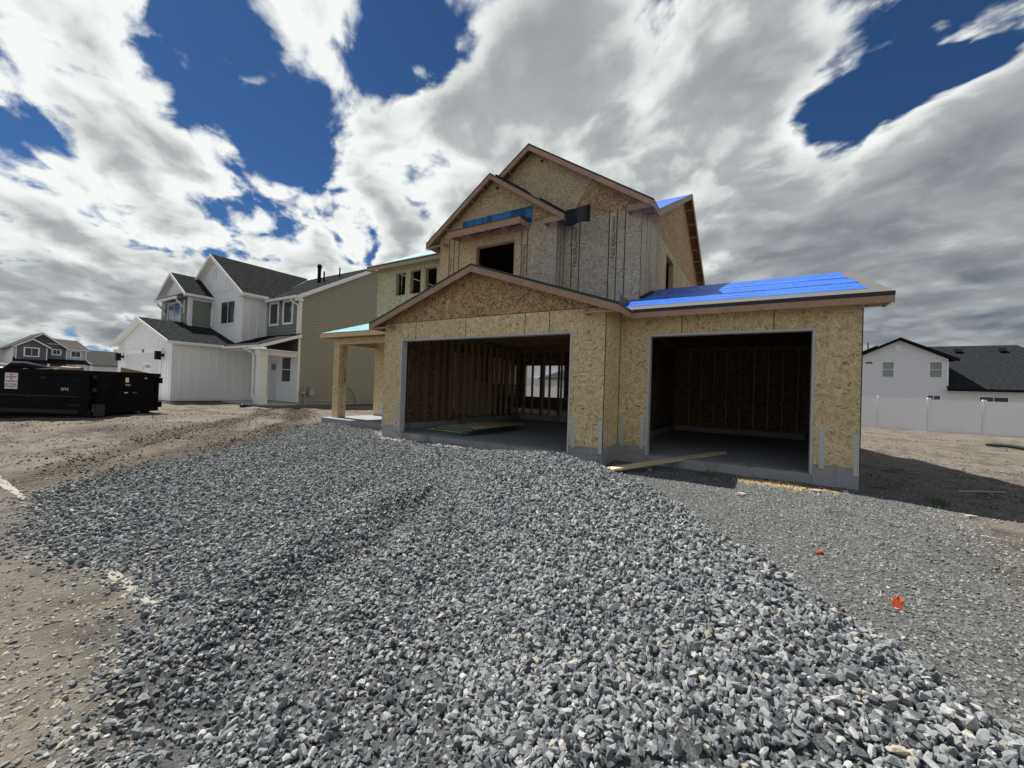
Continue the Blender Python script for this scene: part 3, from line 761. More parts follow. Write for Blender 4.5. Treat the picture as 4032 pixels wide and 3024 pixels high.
# --- garage gable roof
XE0, XE1, YE = -9.10, -2.24, 7.18
ze1 = ZG-S1*(XE1-XG)
def zr(x): return ZG-S1*abs(x-XG)
slope('roof_deck', [(XE1, YE, zr(XE1)), (XE1, 8.09, zr(XE1)), (-4.05, Y4, zr(-4.05)), (XG, Y4, ZG), (XG, YE, ZG)], .014, 'osb_shaded')
slope('roof_deck', [(XE0, YE, zr(XE0)), (XG, YE, ZG), (XG, Y4, ZG), (XE0, YW, zr(XE0))], .014, 'osb_shaded')
slope('roof_underlay', [(XE1-.35, YE+.02, zr(XE1-.35)), (XE1-.35, 8.3, zr(XE1-.35)), (-4.0, Y4-.02, zr(-4.0)), (XG, Y4-.02, ZG), (XG, YE+.02, ZG)], .004, 'blue_underlay', .007)
fascia((XE1, YE, zr(XE1)), (XG, YE, ZG), .165, (0, 1, 0), drop=.016); fascia((XE0, YE, zr(XE0)), (XG, YE, ZG), .165, (0, 1, 0), drop=.016)
drip((XE1, YE, zr(XE1)), (XG, YE, ZG), (0, 1, 0)); drip((XE0, YE, zr(XE0)), (XG, YE, ZG), (0, 1, 0))
fascia((XE1, YE+.0385, zr(XE1)), (XE1, 8.088, zr(XE1)), .145, (-1, 0, 0), drop=.016); drip((XE1, YE, zr(XE1)), (XE1, 8.07, zr(XE1)), (-1, 0, 0))
fascia((XE0, YE+.0385, zr(XE0)), (XE0, 8.6, zr(XE0)), .145, (1, 0, 0), drop=.016)
# soffit returns and lookouts
def lookout(x, yf, ye, z, s, w=.038, h=.089): obj('lookout', MB().bar((x, ye+.039, z-.062), (x, yf-.001, z-.062), w, h, (s*.32, 0, 1)), 'fascia_wood', H)
for x in (-8.51, -7.93, -7.36, -6.81, -6.2, -5.14, -4.53, -3.98, -3.41, -2.83): lookout(x, Y1, YE, zr(x), 1 if x > XG else -1)
for s, xe, xw in ((1, XE1, XC), (-1, XE0, XL)):
    z0 = zr(xe)-.161
    obj('soffit_return', MB().prism([(xe-s*.039, YE+.039, z0), (xw-s*.38, YE+.039, z0), (xw-s*.38, YE+.039, z0+.035), (xe-s*.039, YE+.039, z0+.035)], (0, .038, 0)), 'fascia_wood', H)
    obj('soffit_return', MB().box(xw-s*.38, xw-s*.34, YE+.078, Y1-.001, z0, z0+.10), 'fascia_wood', H)
    box('soffit_frame', (xe-s*.04, xw+s*.002, Y1-.10, Y1-.06, z0+.002, z0+.09), 'fascia_wood', H)

# --- right garage roof
S2 = .3444; YR, ZR, YEF, YEB = 11.69, 4.157, 8.09, 15.33; XRE = 1.68
def z2(y): return ZR-S2*abs(y-YR)
def slope2(pts): return [(x, y, z2(y)) for x, y in pts]
slope('roof_deck', slope2([(-2.24, YEF), (XRE, YEF), (XRE, YR), (XC, YR), (XC, Y4), (-4.05, Y4)]), .014, 'osb_shaded')
slope('roof_deck', slope2([(XRE, YR), (XRE, YEB), (XC, YEB), (XC, YR)]), .014, 'osb_shaded')
slope('starter_felt', slope2([(-2.26, YEF+.012), (XRE-.004, YEF+.012), (XRE-.004, 9.0), (-2.95, 9.0)]), .003, 'felt_grey', .008)
slope('starter_felt', slope2([(XRE-.30, 9.0), (XRE-.004, 9.0), (XRE-.004, YR), (XRE-.30, YR)]), .003, 'felt_grey', .0082)
slope('roof_underlay', slope2([(-2.50, 8.56), (XRE-.22, 8.56), (XRE-.24, 9.55), (-3.55, 9.55)]), .004, 'blue_underlay', .0135)
slope('roof_underlay', slope2([(-3.45, 9.45), (XRE-.20, 9.45), (XRE-.23, 10.50), (XC+.02, 10.50), (XC+.02, Y4-.02), (-3.9, Y4-.02)]), .004, 'blue_underlay', .020)
slope('roof_underlay', slope2([(XC+.02, 10.40), (XRE-.25, 10.40), (XRE-.22, YR), (XC+.02, YR)]), .004, 'blue_underlay', .0265)
for k in range(46):
    cx_, cy_ = random.uniform(XC+.2, XRE-.35), random.choice((8.65, 9.1, 9.52, 10.0, 10.47, 10.95, 11.4))+random.uniform(-.03, .03)
    obj('cap_nail', MB().tube([(cx_, cy_, z2(cy_)+.026), (cx_, cy_, z2(cy_)+.032)], .014, 6), 'paper', H)
fascia((-2.24, YEF, z2(YEF)), (XRE, YEF, z2(YEF)), .150, (0, 1, 0), drop=.016); drip((-2.22, YEF, z2(YEF)), (XRE+.004, YEF, z2(YEF)), (0, 1, 0), .058)
fascia((XRE, YEF+.0385, z2(YEF+.0385)), (XRE, YR, ZR), .15, (-1, 0, 0), drop=.016); fascia((XRE, YEB, z2(YEB)), (XRE, YR, ZR), .15, (-1, 0, 0), drop=.016)
box('soffit_return', (XR+.004, XRE-.039, YEF+.05, Y2-.002, z2(YEF)-.166, z2(YEF)-.13), 'fascia_wood', H)
obj('rake_return', MB().prism([(XRE-.039, YEF+.04, z2(YEF)-.17), (XRE-.039, YEF+.36, z2(YEF)-.17), (XRE-.039, YEF+.36, z2(YEF)-.05), (XRE-.039, YEF+.04, z2(YEF)-.12)], (-.038, 0, 0)), 'fascia_wood', H)
obj('gable_panel', MB().prism([(XR, Y2+.012, ZP+.004), (XR, 15.3, ZP+.004), (XR, YR, ZR-.05)], (-.011, 0, 0)), 'osb_shaded', H)
obj('ridge_flashing', MB().prism([(XC+.02, 9.88, z2(9.88)+.02), (XC+.09, 9.88, z2(9.88)+.02), (XC+.09, 11.0, z2(11.0)+.02), (XC+.02, 11.0, z2(11.0)+.02)], (0, 0, .06)), 'felt_black', H)
# trusses in the right garage
for k in range(7):
    x = XC+.25+k*.61
    if x > XR-.1: break
    box('truss_chord', (x-.019, x+.019, Y2+.16, 15.1, ZP-.005, ZP+.084), 'stud_wood', H)
    obj('truss_web', MB().bar((x, 9.4, ZP+.09), (x, 10.6, z2(10.6)-.06), .038, .089, (0, 0, 1)).bar((x, 14.0, ZP+.09), (x, 12.8, z2(12.8)-.06), .038, .089, (0, 0, 1)).bar((x, 10.7, z2(10.7)-.08), (x, 11.69, ZP+.09), .038, .089, (0, 0, 1)).bar((x, 12.7, z2(12.7)-.08), (x, 11.71, ZP+.09), .038, .089, (0, 0, 1)), 'stud_wood', H)
# studs of the right garage: back wall and right wall
for x in (-2.12, -1.75, -1.35, -.97, -.58, -.19, .20, .59, .98): box('stud', (x-.019, x+.019, 15.15, 15.288, ZO+.04, ZP-.09), 'stud_light', H)
box('bottom_plate', (XC, XR-.16, 15.15, 15.288, ZO, ZO+.04), 'stud_wood', H); box('top_plate', (XC, XR-.16, 15.15, 15.288, ZP-.09, ZP-.01), 'stud_wood', H)
for k in range(16): box('stud', (XR-.150, XR-.012, 8.75+.406*k, 8.788+.406*k, ZO+.04, ZP-.09), 'stud_wood', H)
box('bottom_plate', (XR-.150, XR-.012, Y2+.16, 15.14, ZO, ZO+.04), 'stud_wood', H); box('top_plate', (XR-.150, XR-.012, Y2+.16, 15.14, ZP-.09, ZP-.01), 'stud_wood', H)
for x in (-1.55, -.38, .78): text('lettering', 'SHEATHING SPAN', .17, (x+.09, 15.287, 2.5), (0, 0, -1), (1, 0, 0), 'ink', H, bold=.004)

# studs of the left garage: left wall (sheathed at first, then open), back wall open
for k, yy in enumerate((7.9, 8.25, 8.64, 9.04, 9.49, 9.55, 9.84, 10.2, 10.53, 10.93, 11.29, 11.67, 12.07, 12.48, 12.86, 13.25, 13.65, 14.08, 14.46)):
    box('stud', (XL+.012, XL+.150, yy-.019, yy+.019, .225, ZP-.09), 'stud_wood', H)
box('bottom_plate', (XL+.012, XL+.15, Y1+.16, 14.74, .19, .225), 'stud_wood', H); box('top_plate', (XL+.012, XL+.15, Y1+.16, 14.74, ZP-.09, ZP-.01), 'stud_wood', H)
for x in (-8.50, -8.10, -7.70, -7.62, -7.30, -6.90, -6.78, -6.45, -6.05, -5.65, -5.25, -4.85, -4.45, -4.05, -3.65, -3.25, -2.85): box('stud', (x-.019, x+.019, 14.6, 14.738, .225, ZP-.09), 'stud_wood', H)
box('bottom_plate', (XL+.15, XC-.1, 14.6, 14.738, .19, .225), 'stud_wood', H); box('top_plate', (XL+.15, XC-.1, 14.6, 14.738, ZP-.09, ZP-.01), 'stud_wood', H)
box('door_header', (-7.60, -6.80, 14.6, 14.738, 2.25, 2.55), 'stud_wood', H)
for k in range(13):
    yy = 7.75+.57*k; box('ceiling_joist', (XL+.15, XC-.1, yy-.019, yy+.019, ZP-.005, ZP+.235 if yy > Y4 else ZP+.084), 'stud_wood', H)
for k in range(7):
    yy = 15.1+.8*k
    if yy < YB-.2: box('ceiling_joist', (XW+.2, XC-.1, yy-.019, yy+.019, ZP-.005, ZP+.235), 'stud_wood', H)
for k in range(8):
    yy = YW+.3+.55*k
    if yy < 14.9: box('ceiling_joist', (XW+.2, XL, yy-.019, yy+.019, ZP-.005, ZP+.235), 'stud_wood', H)
box('floor_deck', (XW+.02, XL, YW+.02, YB-.02, ZP+.236, ZP+.255), 'osb_shaded', H)
box('floor_deck', (XL+.001, XC-.02, Y4+.02, YB-.02, ZP+.236, ZP+.255), 'osb_shaded', H)
text('lettering', 'SHEATHING SPAN', .17, (XL+.0125, 9.22, 2.6), (0, 0, -1), (0, -1, 0), 'ink', H, bold=.004)
text('lettering', 'SHEATHING SPAN', .17, (XL+.0125, 10.30, 2.3), (0, 0, -1), (0, -1, 0), 'ink', H, bold=.004)
# inner partitions glimpsed through the studs
for k in range(12): box('stud', (-10.6-.019, -10.6+.070, 11.2+.406*k, 11.238+.406*k, .14, ZP-.09), 'stud_wood', H)
for k in range(6): box('stud', (-12.3+.45*k, -12.262+.45*k, 16.2, 16.29, .12, ZP-.01), 'stud_wood', H)

# --- second storey front walls
ub = [-8.32, -8.13, -7.93, -5.70, -5.52]
panels(H, 'y', Y3, XBL, XBR, 3.30, ZT, ub, [(-7.30, -5.91, 4.15, 5.44)], 'osb_weathered', gap=.007, lines=.024)
panels(H, 'x', XBR, Y3+.012, Y4, 3.30, ZT, [9.66], [], 'osb_weathered', sgn=-1, gap=.007, lines=.02)
panels(H, 'y', Y4, XBR+.012, XC, 3.30, ZT, [-4.39, -4.17, -3.37, -3.17, -2.96], [], 'osb_weathered', gap=.007, lines=.024)
panels(H, 'y', YW, XW, XBL, 3.20, ZT, [-11.45, -10.30], [(-11.77, -11.20, 4.55, 5.47), (-11.02, -10.43, 4.55, 5.47), (-10.26, -9.66, 4.55, 5.47)], 'osb_weathered')
panels(H, 'y', YW, XW, XL, .12, 3.19, [-11.53, -10.31], [(-11.2, -9.9, -1, 2.3)], 'osb_fresh')
panels(H, 'x', XBL, Y3+.012, YW, 3.3, ZT, [], [], 'osb_weathered', sgn=1)
panels(H, 'x', XW, YW+.012, YB, ZO, ZT, [11.6, 12.8, 14.0, 15.2, 16.4, 17.6, 18.8, 20.0], [], 'osb_weathered', sgn=1, zs=[3.0])
panels(H, 'x', XC, Y4+.012, YB, 2.8, ZT, [10.39, 10.74, 11.54, 11.75, 12.02, 13.25, 14.53, 15.54, 16.76, 17.98, 19.2], [(12.83, 14.07, 4.1, 5.60)], 'osb_weathered', sgn=-1, gap=.007, lines=.02)
panels(H, 'y', YB, XW, XC-.012, ZO, ZT, [-11.53, -9.1, -7.0, -5.0], [(-12.62, -12.30, .78, 2.68), (-11.86, -9.32, .80, 2.68)], 'osb_shaded', sgn=-1)
# framing behind: studs at the seams, plates, window bucks
def bstud(x0, x1, y0, y1, z0=3.3, z1=ZT-.09): box('stud', (x0, x1, y0, y1, z0, z1), 'stud_wood', H)
for x in [XBL+.03]+ub+[-5.15, XBR-.035]: bstud(x-.019, x+.019, Y3+.0115, Y3+.15)
for x in (-4.39, -4.17, -3.77, -3.37, -3.17, -2.96): bstud(x-.019, x+.019, Y4+.0115, Y4+.15)
for x in (XW+.04, -12.3, -11.88, -11.11, -10.35, -9.55, -9.1): bstud(x-.06, x+.06, YW+.0115, YW+.15, 3.2)
for y in (Y4+.18, 10.39, 10.74, 11.14, 11.54, 11.75, 12.02, 12.4, 14.53, 15.0, 15.54, 16.0, 16.4): bstud(XC-.15, XC-.0115, y-.019, y+.019, 3.2)
box('top_plate', (XBL+.02, XBR-.02, Y3+.0115, Y3+.15, ZT-.09, ZT), 'stud_wood', H); box('top_plate', (XBR, XC-.02, Y4+.0115, Y4+.15, ZT-.09, ZT), 'stud_wood', H)
box('top_plate', (XW+.02, XBL, YW+.0115, YW+.15, ZT-.09, ZT), 'stud_wood', H); box('top_plate', (XC-.15, XC-.0115, Y4+.16, YB-.02, ZT-.09, ZT), 'stud_wood', H)
def buck(axis, val, a0, a1, z0, z1, dep=.15, t=.038, s=1):
    mb = MB()
    if axis == 'y':
        v0, v1 = val+.002, val+dep
        for q in ((a0, a0+t, z0, z1), (a1-t, a1, z0, z1), (a0+t, a1-t, z1-t, z1), (a0+t, a1-t, z0, z0+t)): mb.box(q[0], q[1], v0, v1, q[2], q[3])
    else:
        v0, v1 = val-.002, val-dep
        for q in ((a0, a0+t, z0, z1), (a1-t, a1, z0, z1), (a0+t, a1-t, z1-t, z1), (a0+t, a1-t, z0, z0+t)): mb.box(v0, v1, q[0], q[1], q[2], q[3])
    return obj('window_frame', mb, 'grey_lumber', H)
buck('y', Y3, -7.30, -5.91, 4.15, 5.44)
for a, c in ((-11.77, -11.20), (-11.02, -10.43), (-10.26, -9.66)): buck('y', YW, a, c, 4.55, 5.47)
buck('x', XC, 12.83, 14.07, 4.1, 5.60)
buck('y', YB-.15, -12.62, -12.30, .78, 2.68); buck('y', YB-.15, -11.86, -9.32, .80, 2.68)
box('mullion', (-10.62, -10.56, YB-.14, YB-.05, .84, 2.64), 'grey_lumber', H)
# dark strips at the upper corners
for xx, yy in ((XBR, Y3), (XC, Y4)): box('corner_strip', (xx-.008, xx+.003, yy-.003, yy+.008, 3.4, ZT-.02), 'drip_edge', H)
# printed lettering on the sheets
for x, z, yy in ((-4.24, 4.55, Y4), (-3.21, 4.62, Y4)):
    text('lettering', 'TALLWALL', .135, (x, yy-.0015, z), (0, 0, 1), (-1, 0, 0), 'ink', H, bold=.002)
    text('lettering', 'Windstorm', .085, (x-.02, yy-.0015, z+.68), (0, 0, 1), (-1, 0, 0), 'ink', H, bold=.002)
text('lettering', 'TALLWALL', .135, (-5.66, Y3-.0015, 5.25), (0, 0, -1), (1, 0, 0), 'ink', H, bold=.002)
text('lettering', 'Windstorm', .085, (-5.645, Y3-.0015, 4.57), (0, 0, -1), (1, 0, 0), 'ink', H, bold=.002)
text('lettering', 'TALLWALL', .135, (-8.28, Y3-.0015, 4.62), (0, 0, -1), (1, 0, 0), 'ink', H, bold=.002)
text('lettering', 'Windstorm', .085, (-8.27, Y3-.0015, 5.20), (0, 0, -1), (1, 0, 0), 'ink', H, bold=.002)
text('lettering', 'TALLWALL', .11, (XC+.0012, 10.95, 3.9), (0, 0, 1), (0, -1, 0), 'ink', H, bold=.002)
mb = MB()
for k in range(30): mb.box(-7.6+.05*k, -7.575+.05*k, Y3-.0025, Y3-.0012, 5.50, 5.512)
obj('nail_strip', mb, 'galvanised', H, kind='stuff')

# --- bump-out gable
S3 = .685; XP3, ZP3, YE3 = -6.66, 7.34, 9.15; XE3L, XE3R = -9.03, -4.32
def z3(x): return ZP3-S3*abs(x-XP3)
def gpanel(pts, yy, mat): obj('gable_panel', MB().prism([(p[0], yy, p[1]) for p in pts], (0, .011, 0)), mat, H)
g_ = .004; o_ = .045
gpanel([(XBL, ZT+g_), (-8.16-g_, ZT+g_), (-8.16-g_, z3(-8.16)-o_), (XBL, max(ZT+.012, z3(XBL)-o_))], Y3, 'osb_weathered')
gpanel([(-8.16+g_, ZT+g_), (-5.43-g_, ZT+g_), (-5.43-g_, z3(-5.43)-o_), (-6.05, 6.88), (-7.27, 6.88), (-8.16+g_, z3(-8.16)-o_)], Y3, 'osb_weathered')
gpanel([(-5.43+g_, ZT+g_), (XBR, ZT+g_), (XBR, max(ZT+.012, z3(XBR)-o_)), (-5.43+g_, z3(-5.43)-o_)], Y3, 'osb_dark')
gpanel([(-7.27, 6.88+2*g_), (-6.05, 6.88+2*g_), (XP3, ZP3-o_)], Y3, 'osb_weathered')
obj('gable_core', MB().prism([(XBL+.05, Y3+.014, ZT-.01), (XBR-.05, Y3+.014, ZT-.01), (XP3, Y3+.014, ZP3-.12)], (0, .04, 0)), 'stud_wood', H)
slope('roof_deck', [(XE3R, YE3, z3(XE3R)), (XE3R, Y4, z3(XE3R)), (XP3, Y4, ZP3), (XP3, YE3, ZP3)], .014, 'osb_shaded')
slope('roof_deck', [(XE3L, YE3, z3(XE3L)), (XE3L, 11.0, z3(XE3L)), (XP3, 11.0, ZP3), (XP3, YE3, ZP3)], .014, 'osb_shaded')
for xe, s in ((XE3R, 1), (XE3L, -1)):
    fascia((xe, YE3, z3(xe)), (XP3, YE3, ZP3), .150, (0, 1, 0), drop=.016); drip((xe, YE3, z3(xe)), (XP3, YE3, ZP3), (0, 1, 0), .03)
    fascia((xe, YE3+.0385, z3(xe)), (xe, Y4-.01 if s > 0 else 10.3, z3(xe)), .135, (-s, 0, 0), drop=.016)
    xw = XBR if s > 0 else XBL; zz = z3(xe)-.152
    obj('soffit_return', MB().box(xw-s*.30, xe-s*.039, YE3+.039, YE3+.077, zz, zz+.13 if s > 0 else zz+.03), 'fascia_wood', H)
    box('soffit_return', (xw-s*.30, xw-s*.262, YE3+.078, Y3-.001, zz, zz+.12), 'fascia_wood', H)
for x in (-8.35, -7.9, -7.4, -7.0, -6.3, -5.8, -5.3, -4.9): lookout(x, Y3, YE3, z3(x), 1 if x > XP3 else -1)
box('vent_hole', (-6.62, -6.54, Y3-.004, Y3-.0005, 6.98, 7.06), 'felt_black', H); box('vent_hole', (-5.42, -5.34, Y4-.004, Y4-.0005, 7.66, 7.74), 'felt_black', H)

# --- the framed awning under the blue wrap
box('wrap_strip', (-7.82, -5.40, Y3-.006, Y3-.001, 5.80, 6.27), 'blue_wrap', H)
box('awning_ledger', (-7.90, -5.47, Y3-.039, Y3-.001, 5.62, 5.80), 'fascia_wood', H)
box('awning_beam', (-7.93, -5.46, 8.90, 8.938, 5.60, 5.775), 'fascia_wood', H)
for x in (-7.90, -7.32, -6.71, -6.10, -5.48): obj('awning_rafter', MB().bar((x, 8.939, 5.69), (x, Y3-.04, 5.725), .036, .13), 'fascia_wood', H)
obj('awning_deck', MB().prism([(-7.93, 8.895, 5.782), (-5.45, 8.895, 5.782), (-5.45, Y3-.008, 5.90), (-7.93, Y3-.008, 5.90)], (0, 0, .014)), 'osb_shaded', H)
obj('awning_felt', MB().prism([(-7.95, 8.885, 5.800), (-5.43, 8.885, 5.800), (-5.43, Y3-.008, 5.92), (-7.95, Y3-.008, 5.92)], (0, 0, .004)), 'felt_grey', H)

# --- main front gable
S4 = .672; XP4, ZP4, YE4 = -5.67, 8.12, 9.57; XE4R, XE4L = -2.22, -9.12
def z4(x): return ZP4-S4*abs(x-XP4)
lowx = -8.9
gpanel([(-8.69, ZT+g_), (-4.30-g_, ZT+g_), (-4.30-g_, 6.17), (-3.85-g_, 6.84), (-3.85-g_, z4(-3.85)-o_), (XP4, ZP4-o_), (-8.69, z4(-8.69)-o_)], Y4, 'osb_weathered')
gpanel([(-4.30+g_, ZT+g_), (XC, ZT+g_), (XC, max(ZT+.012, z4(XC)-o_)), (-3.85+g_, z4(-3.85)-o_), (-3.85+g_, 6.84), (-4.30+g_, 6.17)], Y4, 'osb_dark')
obj('gable_core', MB().prism([(-8.6, Y4+.014, ZT-.01), (XC-.05, Y4+.014, ZT-.01), (XP4, Y4+.014, ZP4-.12)], (0, .04, 0)), 'stud_wood', H)
slope('roof_deck', [(XE4R, YE4, z4(XE4R)), (XE4R, 10.25, z4(XE4R)), (XP4, 14.78, ZP4), (XP4, YE4, ZP4)], .014, 'osb_shaded')
slope('roof_deck', [(XE4L, YE4, z4(XE4L)), (XP4, YE4, ZP4), (XP4, 14.78, ZP4), (XE4L, 10.25, z4(XE4L))], .014, 'osb_shaded')
slope('roof_underlay', [(XE4R-.3, YE4+.02, z4(XE4R-.3)), (XE4R-.3, 10.6, z4(XE4R-.3)), (XP4, 14.75, ZP4), (XP4, YE4+.02, ZP4)], .004, 'blue_underlay', .007)
for xe, s in ((XE4R, 1), (XE4L, -1)):
    fascia((xe, YE4, z4(xe)), (XP4, YE4, ZP4), .165, (0, 1, 0), drop=.016); drip((xe, YE4, z4(xe)), (XP4, YE4, ZP4), (0, 1, 0), .04)
fascia((XE4R, YE4+.0385, z4(XE4R)), (XE4R, 10.27, z4(XE4R)), .145, (-1, 0, 0), drop=.016); drip((XE4R, YE4, z4(XE4R)), (XE4R, 10.24, z4(XE4R)), (-1, 0, 0), .035)
zz = z4(XE4R)-.155
box('soffit_return', (XC-.30, XE4R-.039, YE4+.039, YE4+.077, zz, zz+.14), 'fascia_wood', H); box('soffit_return', (XC-.30, XC-.262, YE4+.078, Y4-.001, zz, zz+.12), 'fascia_wood', H)
box('soffit_frame', (XC+.004, XE4R-.04, Y4, Y4+.038, zz, zz+.12), 'fascia_wood', H)
for x in (-7.0, -6.4, -4.9, -4.3, -3.7, -3.1): lookout(x, Y4, YE4, z4(x), 1 if x > XP4 else -1)
# felt laps where the bump-out roof dies into the wall, and the loose flap at its end
for a, c in ((-6.5, -5.45), (-5.05, -4.35)):
    obj('felt_strip', MB().prism([(a, 9.20, z3(a)+.02), (c, 9.20, z3(c)+.02), (c, 9.86, z3(c)+.02), (a, 9.86, z3(a)+.02)], (0, 0, .05)), 'felt_black', H)
mb = MB(); nseg = 6
for i in range(nseg):
    f = lambda t: (-4.28+.64*t, 9.185+.05*t+.015*math.sin(t*5), 5.80+.04*t)
    p0, p1 = f(i/nseg), f((i+1)/nseg); h0, h1 = .42+.02*math.sin(i*1.3), .42+.02*math.sin((i+1)*1.3)
    mb.prism([p0, p1, (p1[0]+.01, p1[1]-.03, p1[2]-h1), (p0[0]+.01, p0[1]-.03, p0[2]-h0)], (0, .004, 0))
obj('felt_flap', mb, 'felt_black', H)

# --- main body roof, ridge parallel to the street
S5 = .506; YP5, ZP5 = 15.55, 8.51; XE5L, XE5R = -13.05, -2.25; YF5, YK5 = 10.10, 21.0
def z5(y): return ZP5-S5*abs(y-YP5)
slope('roof_deck', [(XE5L, YF5, z5(YF5)), (XBL-.3, YF5, z5(YF5)), (XBL-.3, YP5, ZP5), (XE5L, YP5, ZP5)], .014, 'osb_shaded')
slope('roof_deck', [(XBL-.2995, 11.0, z5(11.0)), (XC-.35, 10.7, z5(10.7)), (XE5R, 10.27, z5(10.27)), (XE5R, YP5, ZP5), (XBL-.2995, YP5, ZP5)], .014, 'osb_shaded')
slope('roof_deck', [(XE5L, YP5, ZP5), (XE5R, YP5, ZP5), (XE5R, YK5, z5(YK5)), (XE5L, YK5, z5(YK5))], .014, 'osb_shaded')
slope('starter_felt', [(XE5L+.004, YF5+.012, z5(YF5+.012)), (XBL-.31, YF5+.012, z5(YF5+.012)), (XBL-.31, 10.9, z5(10.9)), (XE5L+.004, 10.9, z5(10.9))], .003, 'felt_grey', .008)
slope('roof_underlay', [(XE5L+.25, 10.5, z5(10.5)), (XBL-.31, 10.5, z5(10.5)), (XBL-.31, YP5, ZP5), (XE5L+.25, YP5, ZP5)], .004, 'cyan_underlay', .0135)
slope('roof_underlay', [(XC-.45, 10.75, z5(10.75)), (XE5R-.03, 10.55, z5(10.55)), (XE5R-.03, YP5, ZP5), (-5.6, YP5, ZP5), (-5.6, 14.9, z5(14.9))], .004, 'blue_underlay', .007)
fascia((XE5L, YF5, z5(YF5)), (XBL-.30, YF5, z5(YF5)), .145, (0, 1, 0), drop=.016); drip((XE5L, YF5, z5(YF5)), (XBL-.30, YF5, z5(YF5)), (0, 1, 0), .045)
fascia((XE5R, 10.28, z5(10.28)), (XE5R, YP5, ZP5), .165, (-1, 0, 0), drop=.012, mat='grey_lumber'); fascia((XE5R, YK5, z5(YK5)), (XE5R, YP5, ZP5), .165, (-1, 0, 0), drop=.012)
fascia((XE5L, YF5+.0385, z5(YF5+.0385)), (XE5L, YP5, ZP5), .165, (1, 0, 0), drop=.016); fascia((XE5L, YK5, z5(YK5)), (XE5L, YP5, ZP5), .165, (1, 0, 0), drop=.016)
box('soffit_return', (XE5L+.04, XW-.002, YF5+.05, YW-.002, z5(YF5)-.16, z5(YF5)-.12), 'fascia_wood', H)
ys = [Y4+.4, 11.3, 12.7, 14.1, YP5, 16.9, 18.3, 19.5, YB]
for i in range(len(ys)-1):
    a, c = ys[i]+g_, ys[i+1]-g_
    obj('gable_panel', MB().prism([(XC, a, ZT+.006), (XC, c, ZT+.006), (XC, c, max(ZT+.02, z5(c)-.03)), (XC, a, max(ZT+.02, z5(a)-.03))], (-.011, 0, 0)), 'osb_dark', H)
obj('gable_core', MB().prism([(XC-.014, Y4+.5, ZT), (XC-.014, YB-.2, ZT), (XC-.014, YP5, ZP5-.15)], (-.04, 0, 0)), 'stud_wood', H)
obj('gable_core', MB().prism([(XW, YW+.1, ZT+.01), (XW, YB, ZT+.01), (XW, YP5, ZP5-.05)], (.04, 0, 0)), 'stud_wood', H)
for k in range(16):
    y = 11.2+.61*k
    if y > 20.6: break
    s = 1 if y > YP5 else -1
    obj('lookout', MB().bar((XC+.001, y, z5(y)-.062), (XE5R-.039, y, z5(y)-.062), .038, .089, (0, s*.5, 1)), 'grey_lumber', H)

# --- porch
box('porch_post', (-12.85, -12.53, 8.70, 9.02, .031, 2.62), 'osb_fresh', H)
box('post_seam', (-12.5292, -12.5285, 8.855, 8.866, .04, 2.61), 'drip_edge', H)
text('lettering', 'TALLWALL', .10, (-12.5283, 8.98, 1.25), (0, 0, 1), (0, -1, 0), 'ink', H, bold=.002)
box('porch_beam', (-12.87, XL-.002, 8.69, 8.84, 2.621, 2.86), 'osb_fresh', H)
box('porch_beam_plate', (-12.875, XL-.002, 8.685, 8.845, 2.600, 2.6205), 'pale_lumber', H)
box('porch_beam', (-12.87, -12.72, 8.841, YW-.002, 2.621, 2.86), 'osb_fresh', H)
SP = .33; YPE = 8.36; ZPE = 2.955
def zp(y): return ZPE+SP*(y-YPE)
slope('roof_deck', [(-13.18, YPE, zp(YPE)), (XL-.003, YPE, zp(YPE)), (XL-.003, YW-.003, zp(YW)), (-13.18, YW-.003, zp(YW))], .014, 'osb_shaded')
slope('roof_underlay', [(-13.16, YPE+.02, zp(YPE+.02)), (XL-.01, YPE+.02, zp(YPE+.02)), (XL-.01, YW-.01, zp(YW-.01)), (-13.16, YW-.01, zp(YW-.01))], .004, 'cyan_underlay', .006)
fascia((-13.18, YPE, zp(YPE)), (XL-.003, YPE, zp(YPE)), .145, (0, 1, 0), drop=.010, mat='pale_fascia')
fascia((-13.18, YPE+.0385, zp(YPE)), (-13.18, YW, zp(YW)), .145, (1, 0, 0), drop=.016)
box('soffit_board', (-13.14, XL-.003, YPE+.04, 8.684, 2.80, 2.812), 'osb_shaded', H)
box('wrap_strip', (XW-.006, XW+.3, YW-.006, YW-.001, 3.42, 3.58), 'blue_wrap', H)

